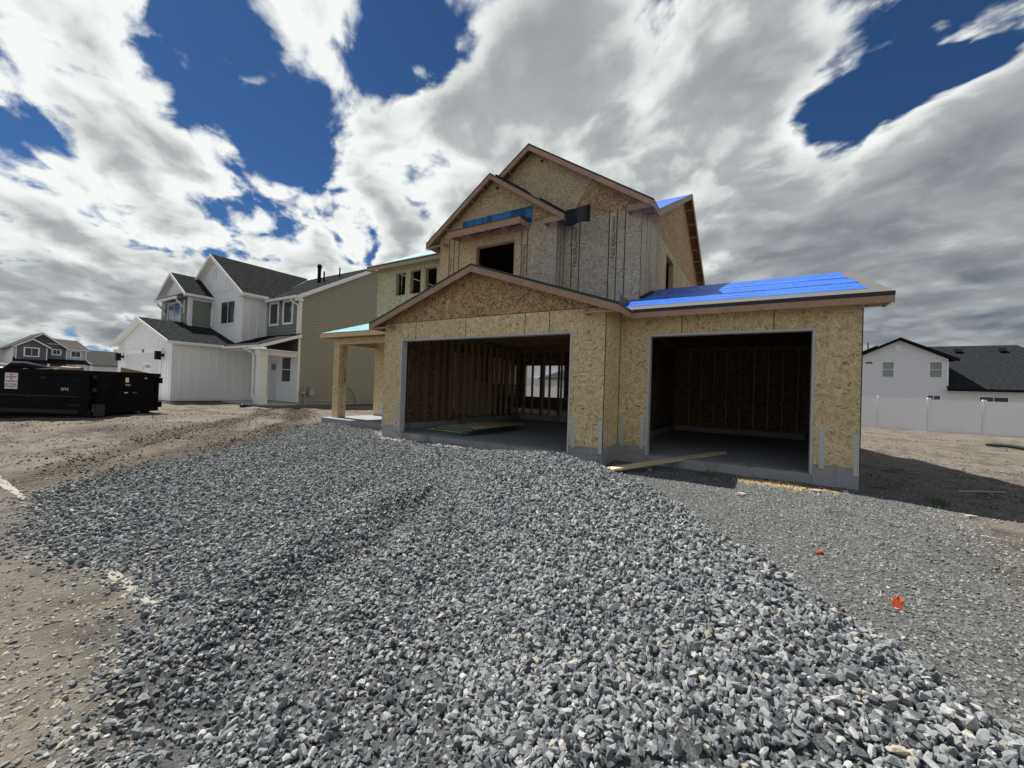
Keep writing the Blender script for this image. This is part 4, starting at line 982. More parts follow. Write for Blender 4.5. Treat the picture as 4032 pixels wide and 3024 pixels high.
# ================================================================ helpers for finished houses
def roofp(P, pts, mat, t=.03, soffit='white_trim'):
    r = obj('roof', MB().prism(pts, (0, 0, -t)), mat, P)
    if soffit: obj('soffit', MB().prism([(p[0], p[1], p[2]-t-.002) for p in pts], (0, 0, -.02)), soffit, r)
    return r
def board(P, p, q, h, n, t=.03, mat='white_trim', name='fascia', drop=0):
    p, q = Vector(p)-Vector((0,0,drop)), Vector(q)-Vector((0,0,drop)); d = Vector((0,0,-h))
    return obj(name, MB().prism([p, q, q+d, p+d], Vector(n)*t), mat, P)
def lap(P, axis, val, poly_fn, a0, a1, z0, step, mat, sgn, name='siding'):
    """lap siding: one course per row, its lower edge proud; poly_fn(a) gives the top of the wall"""
    mb = MB(); z = z0; zmax = max(poly_fn(a0), poly_fn(a1), poly_fn((a0+a1)/2))
    while z < zmax:
        zt = min(z+step, zmax)
        # trim the course where the rake cuts it
        lo, hi = a0, a1
        aa = np.linspace(a0, a1, 160); ok = aa[np.array([poly_fn(k) for k in aa]) >= (z+zt)/2]
        if len(ok): lo, hi = (a0 if ok[0] == aa[0] else ok[0]), (a1 if ok[-1] == aa[-1] else ok[-1])
        else: z += step; continue
        o = -sgn*.028
        if axis == 'x': mb.add([(val+o, lo, z), (val+o, hi, z), (val, hi, zt), (val, lo, zt), (val, lo, z), (val, hi, z)], [(0,1,2,3), (0,4,5,1), (0,3,4), (1,5,2)])
        else: mb.add([(lo, val+o, z), (hi, val+o, z), (hi, val, zt), (lo, val, zt), (lo, val, z), (hi, val, z)], [(0,1,2,3), (0,4,5,1), (0,3,4), (1,5,2)])
        z += step
    return obj(name, mb, mat, P)
def window(P, axis, val, a0, a1, z0, z1, sgn=1, vert=True, fr='white_trim', glass='glass', t=.09, blind=None, div=True):
    """frame proud of the wall, glass set back; sgn: direction from outside to inside"""
    mb = MB(); o0, o1 = val-sgn*.035, val+sgn*.002
    def bx(m, p, q, r, s, u0, u1):
        if axis == 'y': m.box(p, q, u0, u1, r, s)
        else: m.box(u0, u1, p, q, r, s)
    for p, q, r, s in ((a0, a0+t, z0, z1), (a1-t, a1, z0, z1), (a0+t, a1-t, z1-t, z1), (a0+t, a1-t, z0, z0+t)): bx(mb, p, q, r, s, o0, o1)
    f = obj('window', mb, fr, P)
    g = MB(); m = (a0+a1)/2 if vert else (z0+z1)/2
    u0, u1 = val-sgn*.012, val-sgn*.006
    if not div: panes = [(a0+t, a1-t, z0+t, z1-t)]
    elif vert: panes = [(a0+t, m-.02, z0+t, z1-t), (m+.02, a1-t, z0+t, z1-t)]
    else: panes = [(a0+t, a1-t, z0+t, m-.02), (a0+t, a1-t, m+.02, z1-t)]
    for i, (p, q, r, s) in enumerate(panes):
        gm = MB(); bx(gm, p, q, r, s, u0, u1); obj('pane', gm, blind if (blind and i == len(panes)-1) else glass, f)
    if div:
        gm = MB()
        if vert: bx(gm, m-.02, m+.02, z0+t, z1-t, val-sgn*.028, val-sgn*.001)
        else: bx(gm, a0+t, a1-t, m-.02, m+.02, val-sgn*.028, val-sgn*.001)
        obj('mullion', gm, fr, f)
    return f
def battens(P, axis, val, a0, a1, step, z0, zfn, sgn=1, mat='white_paint', w=.045, skip=None):
    a = a0
    while a < a1+.001:
        segs = [(z0, zfn(a))]
        if skip and skip[0]-.03 < a < skip[1]+.03: segs = [(z0, skip[2]), (skip[3], zfn(a))]
        for z0_, zt in segs:
          if zt > z0_+.1:
            if axis == 'y': box('batten', (a-w/2, a+w/2, val-sgn*.018, val-sgn*.0005, z0_, zt), mat, P)
            else: box('batten', (val-sgn*.018, val-sgn*.0005, a-w/2, a+w/2, z0_, zt), mat, P)
        a += step

# ================================================================ finished white and green house on the left
W = thing('finished_house', 'finished white house with sage green upper bay, grey shingle roof and tan side wall', 'house', (-27, 15, .0))
zb = .05
box('foundation_wall', (-33.35, -25.24, 8.14, 12.4, -.4, zb), 'concrete', W); box('foundation_wall', (-33, -21.53, 12.43, 22, -.4, zb+.08), 'concrete', W)
box('porch_slab', (-25.23, -21.40, 10.35, 12.42, -.3, .03), 'drive_concrete', W); box('driveway', (-33.3, -24.6, 2.0, 8.12, -.3, -.005), 'drive_concrete', W)
# garage
XWg, YWf = -25.2, 8.1
PX, PZ, SW = -29.3, 4.52, .327
def zwg(x): return PZ-SW*abs(x-PX)
obj('wall', MB().prism([(-33.4, YWf, zb), (XWg, YWf, zb), (XWg, YWf, 3.02), (PX, YWf, PZ-.1), (-33.4, YWf, 3.02)], (0, .1, 0)), 'white_paint', W)
box('wall', (XWg-.1, XWg, YWf+.101, 12.4, zb, 3.02), 'white_paint', W)
battens(W, 'x', XWg, 8.45, 12.3, .41, zb+.06, lambda a: 2.94, -1)
battens(W, 'y', YWf, -33.1, -25.4, .405, 2.80, lambda a: zwg(a)-.14, 1)
battens(W, 'y', YWf, -26.3, -25.4, .405, zb+.1, lambda a: 2.70, 1)
box('corner_trim', (XWg-.12, XWg+.022, YWf-.024, YWf-.001, zb, 2.98), 'white_trim', W); box('corner_trim', (XWg+.001, XWg+.022, YWf, YWf+.12, zb, 2.98), 'white_trim', W)
box('skirt_trim', (XWg+.001, XWg+.024, YWf+.121, 12.38, zb, zb+.14), 'white_trim', W); box('flashing', (XWg-.02, XWg+.028, YWf-.03, 12.38, zb-.03, zb-.001), 'drip_edge', W)
gd = obj('garage_door', MB().box(-31.95, -26.72, YWf-.012, YWf-.001, zb, 2.52), 'door_paint', W)
for k in range(1, 5): box('door_joint', (-31.95, -26.72, YWf-.0135, YWf-.0122, zb+k*.49-.008, zb+k*.49+.008), 'pale_grey_paint', gd)
box('door_trim', (-32.15, -26.5, YWf-.034, YWf-.001, 2.522, 2.74), 'white_trim', W); box('door_trim', (-26.718, -26.52, YWf-.034, YWf-.001, zb, 2.52), 'white_trim', W); box('door_trim', (-32.15, -31.952, YWf-.034, YWf-.001, zb, 2.52), 'white_trim', W)
pl = box('number_plate', (-29.32, -29.0, YWf-.042, YWf-.035, 2.56, 2.72), 'black_metal', W); text('number', '463', .13, (-29.29, YWf-.0425, 2.595), (1, 0, 0), (0, 0, 1), 'paper', pl, bold=.002)
sg = box('door_sign', (-29.2, -27.9, YWf-.017, YWf-.0145, 1.18, 2.02), 'paper', W)
text('lettering', 'SIERRA', .26, (-28.75, YWf-.018, 1.70), (1, 0, 0), (0, 0, 1), 'ink', sg, bold=.004)
text('lettering', 'JT', .34, (-29.12, YWf-.018, 1.60), (1, 0, 0), (0, 0, 1), 'ink', sg, bold=.002)
mb = MB()
for k in range(9): mb.box(-29.05+.115*k, -28.97+.115*k, YWf-.0185, YWf-.0175, 1.29, 1.42)
obj('lettering', mb, 'ink', sg)
def lamp(x, z):
    l = obj('wall_lamp', MB().box(x-.13, x+.13, YWf-.34, YWf-.14, z-.28, z+.16), 'black_metal', W)
    obj('lamp_bracket', MB().tube([(x, YWf-.139, z-.04), (x, YWf-.001, z-.04)], [.04, .09], 8), 'black_metal', l)
lamp(-26.3, 2.40); lamp(-32.4, 2.40)
roofp(W, [(-24.90, 7.8, zwg(-24.9)), (-24.90, 10.24, zwg(-24.9)), (-25.6, 11.08, zwg(-25.6)), (PX, 11.08, PZ), (PX, 7.8, PZ)], 'shingle_grey')
roofp(W, [(-33.7, 7.8, zwg(-33.7)), (PX, 7.8, PZ), (PX, 11.08, PZ), (-33.7, 12, zwg(-33.7))], 'shingle_grey')
for xe in (-24.9, -33.7): board(W, (xe, 7.8, zwg(xe)), (PX, 7.8, PZ), .19, (0, -1, 0), drop=.004)
gt = box('gutter', (-24.9, -24.79, 7.78, 10.2, zwg(-24.9)-.15, zwg(-24.9)-.02), 'white_trim', W)
# further garage bay peeping out on the left
box('wall', (-36.0, -33.5, 9.0, 12.4, zb, 2.9), 'white_paint', W); roofp(W, [(-36.4, 8.7, 2.95), (-33.4, 8.7, 2.95), (-33.4, 11.5, 3.9), (-36.4, 11.5, 3.9)], 'shingle_grey')
box('gutter', (-36.4, -33.5, 8.58, 8.69, 2.80, 2.94), 'white_trim', W)
l2 = obj('wall_lamp', MB().box(-35.7, -35.4, 8.68, 8.86, 2.1, 2.55), 'black_metal', W)
# upper white gable
YG, XGr, XGl, PGx, PGz, SG = 11.08, -24.8, -32.2, -28.48, 8.79, .655
def zug(x): return PGz-SG*abs(x-PGx)
obj('wall', MB().prism([(XGl, YG, 3.0), (XGr, YG, 3.0), (XGr, YG, 5.95), (PGx, YG, PGz-.35), (XGl, YG, 5.95)], (0, .1, 0)), 'white_paint', W)
box('wall', (XGr-.1, XGr, YG+.101, 12.4, 3.2, 5.95), 'white_paint', W)
battens(W, 'y', YG, -28.6, -25.0, .40, 3.4, lambda a: zug(a)-.36, 1, skip=(-27.5, -25.68, 4.42, 5.85)); battens(W, 'x', XGr, 11.42, 12.3, .42, 3.3, lambda a: 5.9, -1)
box('corner_trim', (XGr-.12, XGr+.022, YG-.024, YG-.001, 3.3, 5.9), 'white_trim', W)
box('band_trim', (-28.6, -26.0, YG-.022, YG-.0185, 6.42, 6.50), 'white_trim', W)
window(W, 'y', YG, -27.5, -25.68, 4.42, 5.85)
vt = box('gable_vent', (-28.72, -28.24, YG-.04, YG-.001, 7.30, 8.02), 'white_trim', W)
for k in range(7): box('louver', (-28.66, -28.30, YG-.046, YG-.041, 7.38+.085*k, 7.42+.085*k), 'pale_grey_paint', vt)
XEu, YEu = -24.32, 10.78
roofp(W, [(XEu, YEu, zug(XEu)), (XEu, 12.35, zug(XEu)), (PGx, 16.9, PGz), (PGx, YEu, PGz)], 'shingle_grey')
roofp(W, [(-32.64, YEu, zug(-32.64)), (PGx, YEu, PGz), (PGx, 16.9, PGz), (-32.64, 16.9, zug(-32.64))], 'shingle_grey')
for xe in (XEu, -32.64): board(W, (xe, YEu, zug(xe)), (PGx, YEu, PGz), .20, (0, -1, 0), drop=.004)
box('gutter', (XEu, XEu+.11, YEu-.02, 12.1, zug(XEu)-.15, zug(XEu)-.02), 'white_trim', W)
box('soffit_return', (XGr-.001, XEu-.002, YEu+.01, 12.3, zug(XEu)-.20, zug(XEu)-.155), 'white_trim', W)
# green bay with its own gable
YD, XDr, XDl, PDx, PDz, SD = 9.92, -28.69, -32.84, -30.76, 7.65, .64
def zdg(x): return PDz-SD*abs(x-PDx)
box('wall', (XDl, XDr, YD, YD+.1, 3.3, 6.05), 'sage_paint', W); box('wall', (XDr-.1, XDr, YD+.101, YG-.001, 3.3, 6.05), 'sage_paint', W)
lap(W, 'y', YD, lambda a: 6.0, XDl+.1, XDr-.1, 4.0, .2, 'sage_paint', 1); lap(W, 'x', XDr, lambda a: 6.0, YD+.1, YG-.03, 3.9, .2, 'sage_paint', -1)
obj('gable', MB().prism([(XDl, YD-.001, 6.06), (XDr, YD-.001, 6.06), (XDr, YD-.001, 6.1), (PDx, YD-.001, PDz-.3), (XDl, YD-.001, 6.1)], (0, .1, 0)), 'white_paint', W)
battens(W, 'y', YD, -32.3, -29.1, .32, 6.1, lambda a: zdg(a)-.32, 1)
for xa, xb in ((XDr-.16, XDr+.022), (XDl-.022, XDl+.16)): box('corner_trim', (xa, xb, YD-.026, YD-.0175, 4.0, 6.03), 'white_trim', W)
box('corner_trim', (XDr+.0175, XDr+.026, YD-.02, YD+.16, 4.0, 6.03), 'white_trim', W); box('frieze', (XDr+.0175, XDr+.026, YD+.17, YG-.03, 5.86, 6.03), 'white_trim', W)
window(W, 'y', YD-.017, -31.7, -29.75, 4.45, 5.85, blind='glass')
roofp(W, [(-28.45, 9.62, zdg(-28.45)), (-28.45, YG, zdg(-28.45)), (PDx, YG, PDz), (PDx, 9.62, PDz)], 'shingle_grey')
roofp(W, [(-33.1, 9.62, zdg(-33.1)), (PDx, 9.62, PDz), (PDx, YG, PDz), (-33.1, YG, zdg(-33.1))], 'shingle_grey')
for xe in (-28.45, -33.1): board(W, (xe, 9.62, zdg(xe)), (PDx, 9.62, PDz), .2, (0, -1, 0), drop=.004)
box('gutter', (-28.45, -28.34, 9.6, YG-.05, zdg(-28.45)-.15, zdg(-28.45)-.02), 'white_trim', W)
obj('bay_awning', MB().prism([(-32.3, 9.42, 6.02), (-29.1, 9.42, 6.02), (-29.1, YD-.03, 6.28), (-32.3, YD-.03, 6.28)], (0, 0, .03)), 'black_metal', W)
box('awning_trim', (-32.3, -29.1, 9.43, 9.46, 5.86, 6.018), 'white_trim', W)
for x in (-32.2, -29.25): obj('bracket', MB().prism([(x-.05, YD-.02, 5.3), (x-.05, YD-.02, 5.42), (x-.05, 9.47, 5.86), (x-.05, 9.47, 5.74)], (.1, 0, 0)).box(x-.05, x+.05, YD-.08, YD-.019, 5.1, 5.86), 'white_trim', W)
# downpipes
def pipe(P, pts, r=.05): obj('downpipe', MB().tube(pts, r, 8), 'white_trim', P)
pipe(W, [(-28.4, 11.0, 5.95), (-28.45, 11.03, 5.75), (-28.62, 11.04, 5.5), (-28.62, 11.04, 4.4)])
# green front at the back of the porch, upper storey, and tan side wall
XT, YT = -21.5, 12.4
box('wall', (XGr, XT, YT, YT+.1, 2.81, 5.95), 'sage_paint', W); lap(W, 'y', YT, lambda a: 5.9, XGr+.03, XT-.12, 3.8, .2, 'sage_paint', 1)
window(W, 'y', YT-.017, -24.57, -23.53, 4.40, 5.80, div=False, t=.13); window(W, 'y', YT-.017, -23.13, -22.07, 4.40, 5.80, div=False, t=.13)
ST = .565; YTr, ZTr = 17.6, 9.0
def zt_(y): return ZTr-ST*abs(y-YTr)
obj('wall', MB().prism([(XT, YT+.001, .1), (XT, 22.4, .1), (XT, 22.4, 6.0), (XT, YTr, ZTr-.2), (XT, YT+.001, 5.9)], (-.1, 0, 0)), 'tan_vinyl', W)
lap(W, 'x', XT, lambda y: zt_(y)-.16, YT+.13, 22.4, .16, .155, 'tan_vinyl', -1)
box('corner_trim', (XT-.12, XT+.024, YT-.026, YT-.0175, 3.6, 5.85), 'white_trim', W); box('corner_trim', (XT+.001, XT+.026, YT-.0174, YT+.12, .1, 5.85), 'white_trim', W)
roofp(W, [(XEu-.3, 12.1, zt_(12.1)), (XT+.3, 12.1, zt_(12.1)), (XT+.3, YTr, ZTr), (-33, YTr, ZTr), (-33, 16.9, zt_(16.9)), (PGx, 16.9, zt_(16.9))], 'shingle_grey')
roofp(W, [(-33, YTr, ZTr), (XT+.3, YTr, ZTr), (XT+.3, 22.7, zt_(22.7)), (-33, 22.7, zt_(22.7))], 'shingle_grey')
board(W, (XT+.3, 12.1, zt_(12.1)), (XT+.3, YTr, ZTr), .22, (.03, 0, 0), t=1, drop=.004); box('gutter', (XEu-.1, XT+.3, 11.99, 12.098, zt_(12.1)-.16, zt_(12.1)-.02), 'white_trim', W)
box('soffit_return', (XT+.001, XT+.33, 12.08, 12.4, zt_(12.1)-.28, zt_(12.1)-.17), 'white_trim', W)
pipe(W, [(XT-.35, 12.05, 5.72), (XT-.2, 12.2, 5.55), (XT-.05, 12.34, 5.40), (XT-.05, 12.34, 3.75), (XT-.2, 12.2, 3.68)])
for x, y, h, r in ((-24.3, 15.2, 1.05, .11), (-24.25, 15.5, .62, .05), (-23.2, 15.9, .62, .045)):
    z = zt_(y); mbv = MB().tube([(x, y, z-.1), (x, y, z+h)], r, 10)
    if r > .1: mbv.tube([(x, y, z+h-.12), (x, y, z+h+.02), (x, y, z+h+.12)], [.14, .15, .10], 10)
    obj('roof_vent', mbv, 'black_metal', W)
# porch: black standing seam roof, column, beam, door and window
def zpr(y): return 3.05+.37*(y-10.24)
pr = obj('porch_roof', MB().prism([(-25.4, 10.24, zpr(10.24)), (XT+.3, 10.24, zpr(10.24)), (XT+.3, YT-.02, zpr(YT)), (-24.82, YT-.02, zpr(YT)), (-24.82, 11.2, zpr(11.2))], (0, 0, -.03)), 'black_metal', W)
for k in range(9):
    x = -24.7+.42*k; obj('seam', MB().bar((x, 10.25, zpr(10.25)+.012), (x, YT-.05, zpr(YT-.05)+.012), .02, .025), 'black_metal', pr)
board(W, (XT+.3, 10.24, zpr(10.24)), (XT+.3, YT, zpr(YT)), .17, (1, 0, 0), drop=.034); box('gutter', (-24.9, XT+.33, 10.12, 10.238, 2.87, 3.0), 'white_trim', W)
box('porch_ceiling', (-25.19, XT+.28, 10.30, YT-.03, 2.80, 2.84), 'white_trim', W)
box('porch_beam', (-22.0, XT, 10.951, YT-.03, 2.56, 2.799), 'white_trim', W)
cm = MB().box(-22.02, -21.55, 10.45, 10.92, .031, .42).box(-21.985, -21.585, 10.485, 10.885, .42, 2.55).box(-22.03, -21.54, 10.44, 10.93, 2.55, 2.799)
obj('porch_column', cm, 'white_trim', W)
box('wall', (-25.19, XT, YT, YT+.1, .1, 2.80), 'white_paint', W)
dr_ = obj('front_door', MB().box(-24.28, -23.48, YT-.02, YT-.001, .12, 2.42), 'door_paint', W)
for k in range(3): box('door_pane', (-24.10+.16*k, -23.99+.16*k, YT-.024, YT-.0205, 1.85, 2.2), 'glass', dr_)
mb = MB()
for q_ in ((-24.42, -24.285, .1, 2.55), (-23.475, -23.34, .1, 2.55), (-24.285, -23.475, 2.425, 2.55)): mb.box(q_[0], q_[1], YT-.034, YT-.001, q_[2], q_[3])
obj('door_trim', mb, 'white_trim', W)
window(W, 'y', YT-.001, -23.05, -22.05, 1.15, 2.62, vert=False, t=.07)
pipe(W, [(-22.35, 10.2, 2.85), (-22.15, 10.3, 2.70), (-22.02, 10.40, 2.6), (-22.03, 10.42, .3)])
box('outlet', (XWg+.018, XWg+.05, 11.85, 11.97, .55, .72), 'black_plastic', W)

# gas meter and hose at the tan wall
G_ = thing('gas_meter', 'grey gas meter with pipes on the tan siding wall', 'gas meter', (-21.38, 13.1, .0))
obj('meter_body', MB().box(-21.42, -21.22, 13.0, 13.28, .48, .80).tube([(-21.32, 13.14, .78), (-21.32, 13.14, .88)], .09, 10), 'meter_grey', G_)
obj('riser', MB().tube([(-21.36, 12.80, -.1), (-21.36, 12.80, .95), (-21.36, 12.86, 1.0), (-21.36, 13.08, 1.0), (-21.36, 13.1, .8)], .03, 8), 'meter_grey', G_)
obj('regulator', MB().tube([(-21.36, 12.55, .62), (-21.36, 12.8, .62)], [.10, .07], 10), 'meter_grey', G_)
tag(obj('garden_hose', MB().tube([(-21.44, 15.30, 1.0), (-21.40, 15.45, .99), (-21.36, 15.65, .88), (-21.32, 15.85, .62), (-21.30, 15.98, .30), (-21.28, 15.99, .05), (-21.1, 15.8, -.02)], .022, 8), 'green_hose', smooth=True), 'dark green hose arching out of the tan siding wall', 'hose')
tag(obj('drain_pipe', MB().tube([(-21.75, 10.2, .02), (-21.4, 10.0, .03), (-21.0, 9.85, .00), (-20.75, 9.7, -.03), (-20.55, 9.4, .02), (-20.45, 9.2, .03)], .075, 12), 'black_plastic', smooth=True), 'short bent black drain pipe on the soil beside the white porch column', 'pipe')

# ================================================================ dark house far left and its neighbours
D = thing('far_house', 'dark slate house with white trim and a low black lean-to roof, far left', 'house', (-100, 16, 0))
X0 = -100.0
def gab(y): return 7.78-.80*abs(y-15.08)
obj('wall', MB().prism([(X0, 12.29, 2.4), (X0, 17.85, 2.4), (X0, 17.85, 5.45), (X0, 15.08, 7.5), (X0, 12.29, 5.35)], (-.2, 0, 0)), 'slate_paint', D)
box('wall', (X0-.35, X0-.15, 17.851, 20.2, 2.4, 5.35), 'pale_grey_paint', D); box('wall', (X0-.2, X0-.01, 12.29, 20.2, -.3, 2.85), 'white_paint', D)
box('wall', (X0-12, X0-.001, 12.09, 12.288, -.3, 5.2), 'white_paint', D)
obj('bay_wall', MB().prism([(X0+.6, 12.29, 3.2), (X0+.6, 15.6, 3.2), (X0+.6, 15.6, 5.3), (X0+.6, 13.95, 6.5), (X0+.6, 12.29, 5.3)], (-.598, 0, 0)), 'slate_paint', D)
def troof(pts, mat): return obj('roof', MB().prism(pts, (0, 0, -.15)), mat, D)
troof([(X0+.5, 15.08, 7.78), (X0+.5, 18.05, 5.42), (X0-9, 18.05, 5.42), (X0-9, 15.08, 7.78)], 'shingle_pale'); troof([(X0+.5, 15.08, 7.78), (X0+.5, 12.0, 5.35), (X0-9, 11.0, 4.6), (X0-9, 15.08, 7.78)], 'shingle_pale')
troof([(X0+1.0, 13.95, 6.75), (X0+1.0, 15.95, 5.42), (X0-2, 15.95, 5.42), (X0-2, 13.95, 6.75)], 'shingle_pale'); troof([(X0+1.0, 13.95, 6.75), (X0+1.0, 12.0, 5.35), (X0-2, 12.0, 5.35), (X0-2, 13.95, 6.75)], 'shingle_pale')
troof([(X0+.2, 17.0, 5.45), (X0+.2, 20.5, 5.45), (X0-4, 19.8, 7.1), (X0-4, 16.0, 7.2)], 'shingle_pale')
def dbar(p, q, h=.22): obj('fascia', MB().prism([p, q, (q[0], q[1], q[2]-h), (p[0], p[1], p[2]-h)], (.06, 0, 0)), 'white_trim', D)
dbar((X0+.5, 15.08, 7.7), (X0+.5, 18.05, 5.36)); dbar((X0+.5, 15.08, 7.7), (X0+.5, 12.0, 5.30)); dbar((X0+1.0, 13.95, 6.66), (X0+1.0, 15.95, 5.34)); dbar((X0+1.0, 13.95, 6.66), (X0+1.0, 12.0, 5.28)); dbar((X0+.2, 17.9, 5.38), (X0+.2, 20.5, 5.38), .18)
for y in (12.33, 15.52): box('corner_trim', (X0+.601, X0+.64, y-.06, y+.06, 3.3, 5.3), 'white_trim', D)
for y in (17.82, 20.14): box('corner_trim', (X0-.14, X0+.05, y-.06, y+.06, 3.3, 5.3), 'white_trim', D)
box('band_trim', (X0+.001, X0+.04, 15.7, 17.2, 6.0, 6.1), 'white_trim', D)
window(D, 'x', X0+.6, 13.09, 14.75, 3.71, 5.23, -1, t=.16); window(D, 'x', X0, 16.15, 17.23, 4.23, 5.21, -1, t=.14); window(D, 'x', X0-.15, 18.29, 19.6, 4.01, 5.14, -1, t=.14)
obj('lean_to_roof', MB().prism([(X0+1.5, 11.9, 2.82), (X0+1.5, 20.8, 2.95), (X0+.0, 20.3, 3.6), (X0+.0, 12.1, 3.55)], (0, 0, -.12)), 'black_metal', D)
box('garage_door', (X0, X0+.05, 12.8, 15.4, -.2, 2.4), 'pale_grey_paint', D); box('garage_door', (X0, X0+.05, 15.9, 18.5, -.2, 2.4), 'pale_grey_paint', D)
for y in (11.95, 15.65, 18.9, 20.6): box('porch_post', (X0+1.2, X0+1.4, y-.12, y+.12, -.3, 2.75), 'white_trim', D)
N1 = thing('far_house', 'plain house with grey roof just right of the dark slate house', 'house', (-112, 24, 0))
box('wall', (-116, -108, 20.6, 29.5, -.4, 3.1), 'white_paint', N1); obj('roof', MB().prism([(-107.5, 20.2, 3.0), (-107.5, 30, 3.0), (-111.5, 29.5, 5.9), (-111.5, 20.8, 5.9)], (-.0, 0, -.15)).prism([(-116.5, 20.2, 3.0), (-116.5, 30, 3.0), (-111.5, 29.5, 5.9), (-111.5, 20.8, 5.9)], (0, 0, -.15)), 'shingle_pale', N1)
N2 = thing('far_house', 'pale house with grey roof cut off by the left edge, behind the container', 'house', (-112, 6, 0))
box('wall', (-118, -108, 2, 10.6, -.4, 5.2), 'white_paint', N2); obj('roof', MB().prism([(-107.5, 1.5, 5.2), (-107.5, 11.4, 5.2), (-112.5, 11.4, 6.6), (-112.5, 1.5, 6.6)], (0, 0, -.15)).prism([(-118.5, 1.5, 5.2), (-118.5, 11.4, 5.2), (-112.5, 11.4, 6.6), (-112.5, 1.5, 6.6)], (0, 0, -.15)), 'shingle_pale', N2)
window(N2, 'x', -108, 9.0, 9.5, 3.2, 4.6, -1, t=.08)

# ================================================================ white brick house beyond the fence on the right
B = thing('brick_house', 'white brick house with black trimmed gable and grey roof beyond the fence', 'house', (13, 54, -.3))
YBk = 50.0
def bz(x): return 7.13-.52*abs(x-10.72)
obj('wall', MB().prism([(3.5, YBk, -.4), (13.94, YBk, -.4), (13.94, YBk, 5.17), (10.72, YBk, 6.95), (5.0, YBk, 3.9), (3.5, YBk, 3.9)], (0, .3, 0)), 'white_brick', B)
box('wall', (13.941, 24, YBk+.05, YBk+.3, -.4, 2.5), 'white_brick', B); box('wall', (13.6, 13.939, YBk+.301, 62, -.4, 5.1), 'white_brick', B)
obj('roof', MB().prism([(14.5, YBk-.4, bz(14.5)), (14.5, 66, bz(14.5)), (10.72, 66, 7.13), (10.72, YBk-.4, 7.13)], (0, 0, -.12)), 'shingle_dark', B)
obj('roof', MB().prism([(4.0, YBk-.4, bz(4.0)), (4.0, 66, bz(4.0)), (10.72, 66, 7.13), (10.72, YBk-.4, 7.13)], (0, 0, -.12)), 'shingle_dark', B)
obj('roof', MB().prism([(13.9, YBk-.4, 2.58), (24.2, YBk-.4, 2.58), (20.4, 57.0, 7.0), (13.0, 57.0, 7.0)], (0, 0, -.12)), 'shingle_dark', B)
for xe in (14.5, 4.0): board(B, (xe, YBk-.4, bz(xe)+.02), (10.72, YBk-.4, 7.15), .26, (0, -.06, 0), t=1, mat='black_metal')
box('gutter', (13.8, 24.2, YBk-.52, YBk-.405, 2.36, 2.57), 'black_metal', B); box('corner_trim', (13.86, 13.96, YBk-.02, YBk-.001, 2.6, 5.0), 'white_trim', B)
window(B, 'y', YBk-.001, 9.57, 10.45, 3.50, 4.98, vert=False, glass='glass_blind', t=.06); window(B, 'y', YBk-.001, 12.72, 13.60, 3.50, 4.96, vert=False, glass='glass_blind', t=.06)
window(B, 'y', YBk-.001, 8.36, 8.95, 4.74, 4.98, div=False, t=.04); window(B, 'y', YBk-.001, 7.7, 8.25, 4.74, 4.98, div=False, t=.04)
window(B, 'y', YBk-.001, 12.60, 13.52, .9, 1.98, t=.06); window(B, 'y', YBk+.045, 15.8, 17.55, .7, 1.98, t=.07)
window(B, 'y', YBk+.045, 19.0, 20.6, .7, 1.98, t=.07)
box('gable_vent', (10.50, 10.84, YBk-.03, YBk-.001, 6.05, 6.52), 'white_trim', B)
for x, y, z in ((16.15, 55.6, 6.2), (19.05, 55.6, 6.2)): obj('roof_vent', MB().prism([(x-.2, y, z), (x+.25, y, z), (x+.25, y+.3, z+.32), (x-.2, y+.3, z+.32)], (0, -.12, .1)), 'black_metal', B)
obj('vent_pipe', MB().tube([(8.9, 52, 6.2), (8.9, 52, 7.0)], .05, 8), 'black_metal', B)
obj('roof', MB().prism([(8.5, 53, 6.0), (9.8, 53, 6.7), (9.8, 56, 6.7), (8.5, 56, 6.0)], (0, 0, .15)), 'black_metal', B)

# house seen through the back windows
N3 = thing('rear_house', 'pale house with dark hipped roof seen through the open studs', 'house', (-23, 47, -.3))
box('wall', (-29, -19.2, 46.5, 56, -.4, 2.72), 'pale_grey_paint', N3); box('wall', (-34, -24.5, 52, 62, -.4, 6.5), 'pale_grey_paint', N3)
obj('roof', MB().prism([(-24.6, 46.0, 2.66), (-18.8, 46.0, 2.66), (-20.3, 49, 3.9), (-22.2, 49, 3.9)], (0, 0, .1)), 'black_metal', N3)

# ================================================================ vinyl fence along the back of the lot
FZ = -.42
FN = thing('vinyl_fence', 'long white vinyl privacy fence along the back of the lot', 'fence', (6, 33.1, FZ))
x = 6.25-2.215*16; k = 0
while x < 24:
    zf = FZ-.03*max(0, x-3)*.35
    po = obj('post', MB().box(x-.065, x+.065, 33.03, 33.17, zf-.1, zf+1.98), 'white_trim', FN)
    obj('cap', MB().box(x-.085, x+.085, 33.01, 33.19, zf+1.981, zf+2.01).prism([(x-.08, 33.02, zf+2.0105), (x+.08, 33.02, zf+2.0105), (x+.08, 33.18, zf+2.0105), (x-.08, 33.18, zf+2.0105)], (0, 0, .03)), 'white_trim', po)
    box('panel', (x+.067, x+2.148, 33.08, 33.12, zf+.05, zf+1.86), 'fence_vinyl', FN)
    box('rail', (x+.066, x+2.149, 33.06, 33.14, zf+1.861, zf+1.95), 'white_trim', FN)
    x += 2.215

